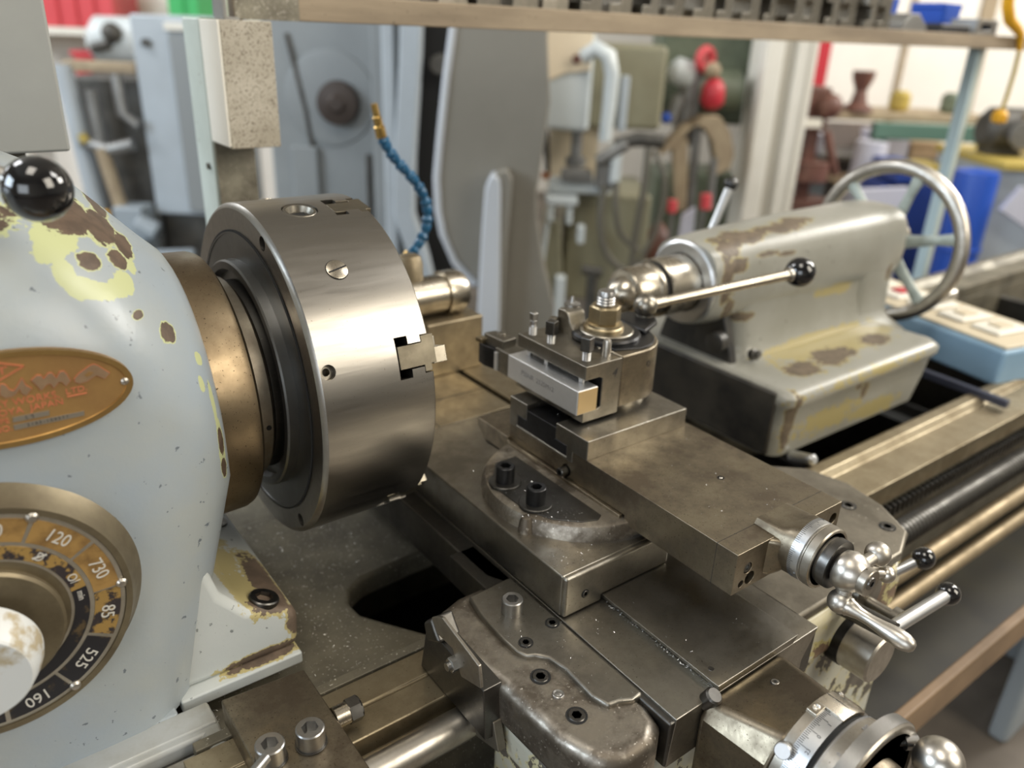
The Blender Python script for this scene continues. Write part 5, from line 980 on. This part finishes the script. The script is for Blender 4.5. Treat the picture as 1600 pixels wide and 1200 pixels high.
# cluttered machine between the mill and the white column
cl = hthing('drilling_machine', 1.0, 3.1, F, 'olive drilling machine with a red valve wheel beside the white column', 'machine')
part(cl, 'body', 'darkgreen', lambda b: (hb(b, .86, 1.36, 3.3, 3.6, -.08, .33), hb(b, .90, 1.30, 3.25, 3.6, F, -.30)), bevel=.03)
part(cl, 'hood', 'millwhite', lambda b: b.rev(H(.88, 3.1, .17), (HU*.9 + Vector((0, 0, -.3))), [(0, .03), (.02, .055), (.10, .06), (.14, .03), (.14, 0)], 20))
part(cl, 'column', 'midmetal', lambda b: (b.cyl(H(.98, 3.1, .15), H(.97, 3.1, -.15), .05), b.cyl(H(.93, 3.05, .06), H(.90, 3.05, -.06), .035)))
part(cl, 'gearbox', 'darkgreen', lambda b: b.rev(H(1.0, 3.15, .08), tuple(HU), [(0, .09), (.20, .09), (.22, .06), (.22, 0)], 20))
part(cl, 'valve_wheel', 'redcrate', lambda b: b.torus(H(1.02, 3.05, .21), tuple(-HV + HU*.8), .040, .020, 28, 8), ang=60)
part(cl, 'red_lamp', 'red', lambda b: b.rev(H(1.055, 2.98, .015), (0, 0, 1), [(0, .03), (.03, .052), (.09, .048), (.12, .03), (.13, 0)], 20), ang=60)
part(cl, 'fitting', 'tan', lambda b: b.sphere(H(1.04, 2.97, .17), .035, 14), ang=60)
part(cl, 'blue_cap', 'blue', lambda b: b.sphere(H(.865, 2.98, -.03), .024, 14), ang=60)
ar = hthing('bent_cover', 1.0, 2.9, F, 'tan bent cover hanging over an arm beside the white column', 'cover')
part(ar, 'fold', 'tan', lambda b: b.loft([[H(s_ + a*.7, 2.9 + c_, z_ + a*.4) for a, c_ in ((-.05, 0), (.05, 0), (.05, .12), (-.05, .12))] for s_, z_ in ((.86, -.17), (.92, -.09), (.98, -.03), (1.05, -.03), (1.10, -.09), (1.13, -.18), (1.12, -.24))]), ang=60)
part(ar, 'tail', 'tan', lambda b: hprism(b, [(.895, -.13), (.96, -.10), (.985, -.30), (.99, -.42), (.945, -.42), (.92, -.28)], 2.92, 2.98), bevel=.01)
part(ar, 'hanger', 'midmetal', lambda b: (b.cyl(H(1.0, 2.95, -.05), H(1.03, 2.95, F), .02), b.cyl(H(1.08, 2.9, -.18), H(1.09, 2.9, -.40), .016)))
bg_ = hthing('grip_stand', 1.03, 2.75, F, 'slim stand with red grips and lilac sheet below the tan cover', 'stand')
part(bg_, 'grip', 'redcrate', lambda b: b.cyl(H(.885, 2.7, -.33), H(.885, 2.7, -.38), .02)); part(bg_, 'grip', 'redcrate', lambda b: b.cyl(H(1.02, 2.7, -.30), H(1.025, 2.7, -.36), .022))
part(bg_, 'stem', 'midmetal', lambda b: (b.cyl(H(.885, 2.7, -.33), H(.92, 2.75, F), .01), b.cyl(H(1.02, 2.7, -.30), H(1.0, 2.75, F), .01)))
part(bg_, 'sheet', 'lilac', lambda b: hprism(b, [(.935, -.40), (.99, -.36), (1.0, -.60), (.96, -.75), (.92, -.75)], 2.72, 2.75), bevel=.004)
part(bg_, 'red_bag', 'brown', lambda b: b.rev(H(.855, 2.8, -.65), (0, 0, 1), [(0, .05), (.06, .075), (.14, .06), (.20, .02), (.20, 0)], 18), ang=60)
# white building column: kept as part of the hall
struct('trim_1', 'white', lambda b: (hb(b, 1.262, 1.345, 3.0, 3.03, F, 3.2), hb(b, 1.395, 1.485, 3.0, 3.03, F, 3.2), hb(b, 1.262, 1.485, 3.05, 3.26, F, 3.2)), bevel=.01)
struct('trim_2', 'trimgrey', lambda b: (hb(b, 1.345, 1.395, 3.028, 3.05, F, 3.2), hb(b, 1.448, 1.458, 2.995, 3.0, F, 3.2)))
# right background: white roller door, benches, drill, bins
struct('door_1', 'wallwhite', lambda b: (hb(b, 2.35, 3.45, 5.60, 5.66, F, 1.6), hb(b, 3.55, 4.6, 5.60, 5.66, F, 1.6)), bevel=.01)
struct('trim_3', 'tan', lambda b: (hb(b, 3.45, 3.55, 5.58, 5.66, F, 1.6), hb(b, 2.95, 2.99, 5.585, 5.60, F, 1.6)))
wb = hthing('work_bench', 2.45, 3.9, F, 'dark green work bench with a brown top in front of the white door', 'bench')
part(wb, 'top', 'tan', lambda b: hb(b, 1.78, 2.62, 3.55, 4.0, -.055, -.015), bevel=.006)
part(wb, 'rail', 'greenbench', lambda b: hb(b, 2.00, 2.62, 3.50, 3.56, -.135, -.058), bevel=.006)
for s_ in (2.05, 2.58): part(wb, 'leg', 'greenbench', lambda b: hb(b, s_-.03, s_+.03, 3.52, 3.58, F, -.135))
part(wb, 'lower_shelf', 'cardboard', lambda b: hb(b, 2.0, 2.62, 3.5, 4.0, -.42, -.38))
sr = hthing('storage_rack', 2.2, 4.3, F, 'dull brown storage rack standing behind the green bench', 'rack')
part(sr, 'back_panel', 'rackback', lambda b: hb(b, 1.70, 2.75, 4.50, 4.53, F, -.15))
for z_ in (-.62, -.30): part(sr, 'shelf_board', 'midmetal', lambda b: hb(b, 1.70, 2.75, 4.10, 4.50, z_-.02, z_))
for s_ in (1.71, 2.72): part(sr, 'post', 'brown', lambda b: hb(b, s_-.02, s_+.02, 4.08, 4.12, F, -.15))
for s0, s1, z0, z1, m_, lab in ((1.75, 1.86, -.30, -.20, 'tan', 'tan carton at the column end of the storage rack top shelf'), (1.88, 1.99, -.30, -.19, 'lilac', 'pale carton next to the tan one on the storage rack'), (2.30, 2.48, -.30, -.17, 'lilac', 'wide pale carton in the storage rack under the green bench rail'), (2.50, 2.66, -.30, -.21, 'cardboard', 'brown carton at the far end of the storage rack'), (1.76, 1.90, -.62, -.46, 'brown', 'red brown carton on the lower storage rack shelf'), (1.92, 2.04, -.62, -.44, 'legblue', 'grey blue carton on the lower storage rack shelf')):
    o = hthing('storage_carton', (s0+s1)/2, 4.25, z0, lab, 'carton', 'cartons in the storage rack')
    part(o, 'box', m_, lambda b: hb(b, s0, s1, 4.13, 4.40, z0, z1), bevel=.006); part(o, 'lid', m_, lambda b: hb(b, s0-.005, s1+.005, 4.125, 4.405, z1-.025, z1+.004), bevel=.004)
hb_ = 0
for s_, r_, z_, lab, m_ in ((2.18, .05, .05, 'round brass fitting on the bench beside the brown drill', 'yellowdull'), (2.44, .045, .02, 'small green tin on the bench end', 'darkgreen')):
    o = hthing('bench_fitting', s_, 3.7, -.015, lab, 'fitting'); part(o, 'body', m_, lambda b: b.rev(H(s_, 3.7, -.015), (0, 0, 1), [(0, r_*.7), (.02, r_), (.08, r_), (.10, r_*.6), (.10, 0)], 20))
dp = hthing('bench_drill', 1.93, 3.6, -.015, 'rust brown pillar fixture standing on the work bench', 'drill')
part(dp, 'pillar', 'brown', lambda b: b.rev(H(1.93, 3.6, -.015), (0, 0, 1), [(0, .075), (.02, .07), (.04, .04), (.10, .028), (.15, .05), (.19, .055), (.19, 0)], 24))
rd = hthing('brown_machine', 1.66, 3.4, F, 'rust brown machine with stacked drums between the white column and the bench', 'machine')
part(rd, 'upper', 'brown', lambda b: (hb(b, 1.60, 1.72, 3.4, 3.6, -.10, .10), b.sphere(H(1.70, 3.35, .02), .06, 16)), bevel=.01)
part(rd, 'pillar', 'brown', lambda b: (hb(b, 1.64, 1.70, 3.42, 3.5, -.45, -.10), b.cyl(H(1.72, 3.38, -.1), H(1.80, 3.38, -.30), .02)))
part(rd, 'drum', 'brown', lambda b: b.cyl(H(1.67, 3.4, F), H(1.67, 3.4, -.42), .12)); part(rd, 'lid', 'brown', lambda b: b.cyl(H(1.67, 3.38, -.33), H(1.67, 3.38, -.24), .09))
part(rd, 'white_band', 'white', lambda b: hb(b, 1.54, 1.66, 3.30, 3.33, -.075, -.035))
solo('red_cabinet', tuple(H(1.78, 4.6, F)), 'red', 'bright red cabinet corner above the brown machine', 'cabinet', lambda b: hb(b, 1.98, 2.10, 4.6, 4.8, F, .40), bevel=.01)
solo('lilac_roll', tuple(H(2.0, 3.3, F)), 'lilac', 'pale lilac film roll standing before the bench legs', 'roll', lambda b: b.cyl(H(1.92, 3.42, F), H(1.97, 3.42, -.14), .075), ang=40)
bl = hthing('blue_crate', 2.0, 3.1, F, 'stack of violet blue crates just behind the handwheel', 'crate')
part(bl, 'body', 'bluedark', lambda b: (hb(b, 1.93, 2.06, 3.0, 3.3, -.27, -.19), hb(b, 1.90, 2.15, 3.05, 3.3, F, -.28)), bevel=.008)
part(bl, 'insert', 'blue', lambda b: hb(b, 1.80, 1.89, 3.05, 3.2, -.62, -.45), bevel=.008)
solo('yellow_tray', tuple(H(2.15, 3.1, -.24)), 'yellowdull', 'dull yellow tray on the blue crates behind the handwheel', 'tray', lambda b: hb(b, 2.07, 2.20, 3.06, 3.3, -.278, -.20), bevel=.006)
solo('white_sheet', tuple(H(2.0, 3.2, F)), 'lilac', 'pale sheet board leaning seen through the handwheel spokes', 'board', lambda b: hprism(b, [(1.72, F), (1.74, -.29), (1.95, -.27), (1.99, F)], 2.9, 2.93), bevel=.003)
ba = hthing('blue_drum', 2.05, 2.6, F, 'tall bright blue drum beside the pale blue shelf post', 'drum')
part(ba, 'shell', 'blue', lambda b: b.rev(H(2.12, 2.7, F), (0, 0, 1), [(0, .085), (.92, .085), (.94, .080), (.95, 0)], 32))
for z_ in (.30, .62): part(ba, 'hoop', 'blue', lambda b: b.torus(H(2.12, 2.7, F+z_), (0, 0, 1), .085, .008, 32, 8))
ib = hthing('side_bench', 2.6, 2.8, F, 'grey side bench with yellow edge carrying dark castings at the picture edge', 'bench')
part(ib, 'top', 'yellowdull', lambda b: hb(b, 2.22, 3.0, 2.7, 3.3, -.155, -.125), bevel=.004)
part(ib, 'panel', 'palegrey', lambda b: hb(b, 2.24, 3.0, 2.75, 3.3, F, -.155), bevel=.004)
part(ib, 'sheet', 'lilac', lambda b: hprism(b, [(2.20, -.30), (2.26, -.20), (2.62, -.44), (2.60, -.52)], 2.60, 2.63), bevel=.003)
gm = hthing('grinder', 2.38, 3.0, -.125, 'dark cast grinder with a round wheel on the side bench', 'grinder')
part(gm, 'body', 'darkgrease', lambda b: (b.rev(H(2.25, 3.0, -.02), tuple(HU), [(0, .06), (.03, .09), (.20, .09), (.23, .05), (.23, 0)], 24), hb(b, 2.28, 2.42, 2.95, 3.05, -.125, -.05)))
part(gm, 'wheel', 'midmetal', lambda b: b.rev(H(2.36, 2.88, -.03), tuple(-HV), [(0, .055), (.03, .055), (.03, 0)], 24)); part(gm, 'cover', 'tan', lambda b: hb(b, 2.38, 2.50, 2.88, 2.95, -.10, .06), bevel=.01)
part(gm, 'motor', 'darkgrease', lambda b: b.rev(H(2.48, 2.95, -.04), tuple(HU), [(0, .07), (.25, .07), (.25, 0)], 24))
# clutter just past the tailstock, seen over the socket box
rk = hthing('scrap_pile', 1.75, 1.8, F, 'low dark stand with loose bars, red cap and orange rag past the socket box', 'stand')
part(rk, 'stand', 'darkgrease', lambda b: hb(b, 1.45, 2.4, 1.72, 2.2, F, -.56), bevel=.01)
part(rk, 'bar', 'midmetal', lambda b: (b.cyl(H(1.45, 1.7, -.53), H(1.75, 1.9, -.50), .035), b.cyl(H(1.50, 1.65, -.54), H(1.9, 1.7, -.53), .022)))
part(rk, 'red_cap', 'red', lambda b: b.sphere(H(1.50, 1.66, -.46), .022, 16), ang=60)
part(rk, 'rag', 'copper', lambda b: b.rev(H(1.74, 1.75, -.56), (0, 0, 1), [(0, .09), (.03, .08), (.06, .05), (.08, 0)], 14), ang=60)
part(rk, 'white_tub', 'lilac', lambda b: b.rev(H(1.62, 1.56, -.62), (0, 0, 1), [(0, .055), (.10, .065), (.10, 0)], 20))
part(rk, 'channel', 'lilac', lambda b: hprism(b, [(1.57, -.36), (1.61, -.325), (2.10, -.56), (2.10, -.62), (2.06, -.62)], 1.70, 1.78), bevel=.004)
# machine legs and panel seen past the tray
lp = thing('leg_panel', (1.9, -.10, -ZO), 'grey blue leg panel standing under the chip tray near the picture edge', 'panel')
part(lp, 'panel', 'legblue', lambda b: (b.box(1.45, 1.78, -.34, -.30, -ZO, -.51), b.box(1.95, 2.30, -.36, -.30, -ZO, -.51)), bevel=.012)
part(lp, 'pipe', 'midmetal', lambda b: b.cyl((1.86, -.36, -ZO), (1.86, -.36, -.52), .03))
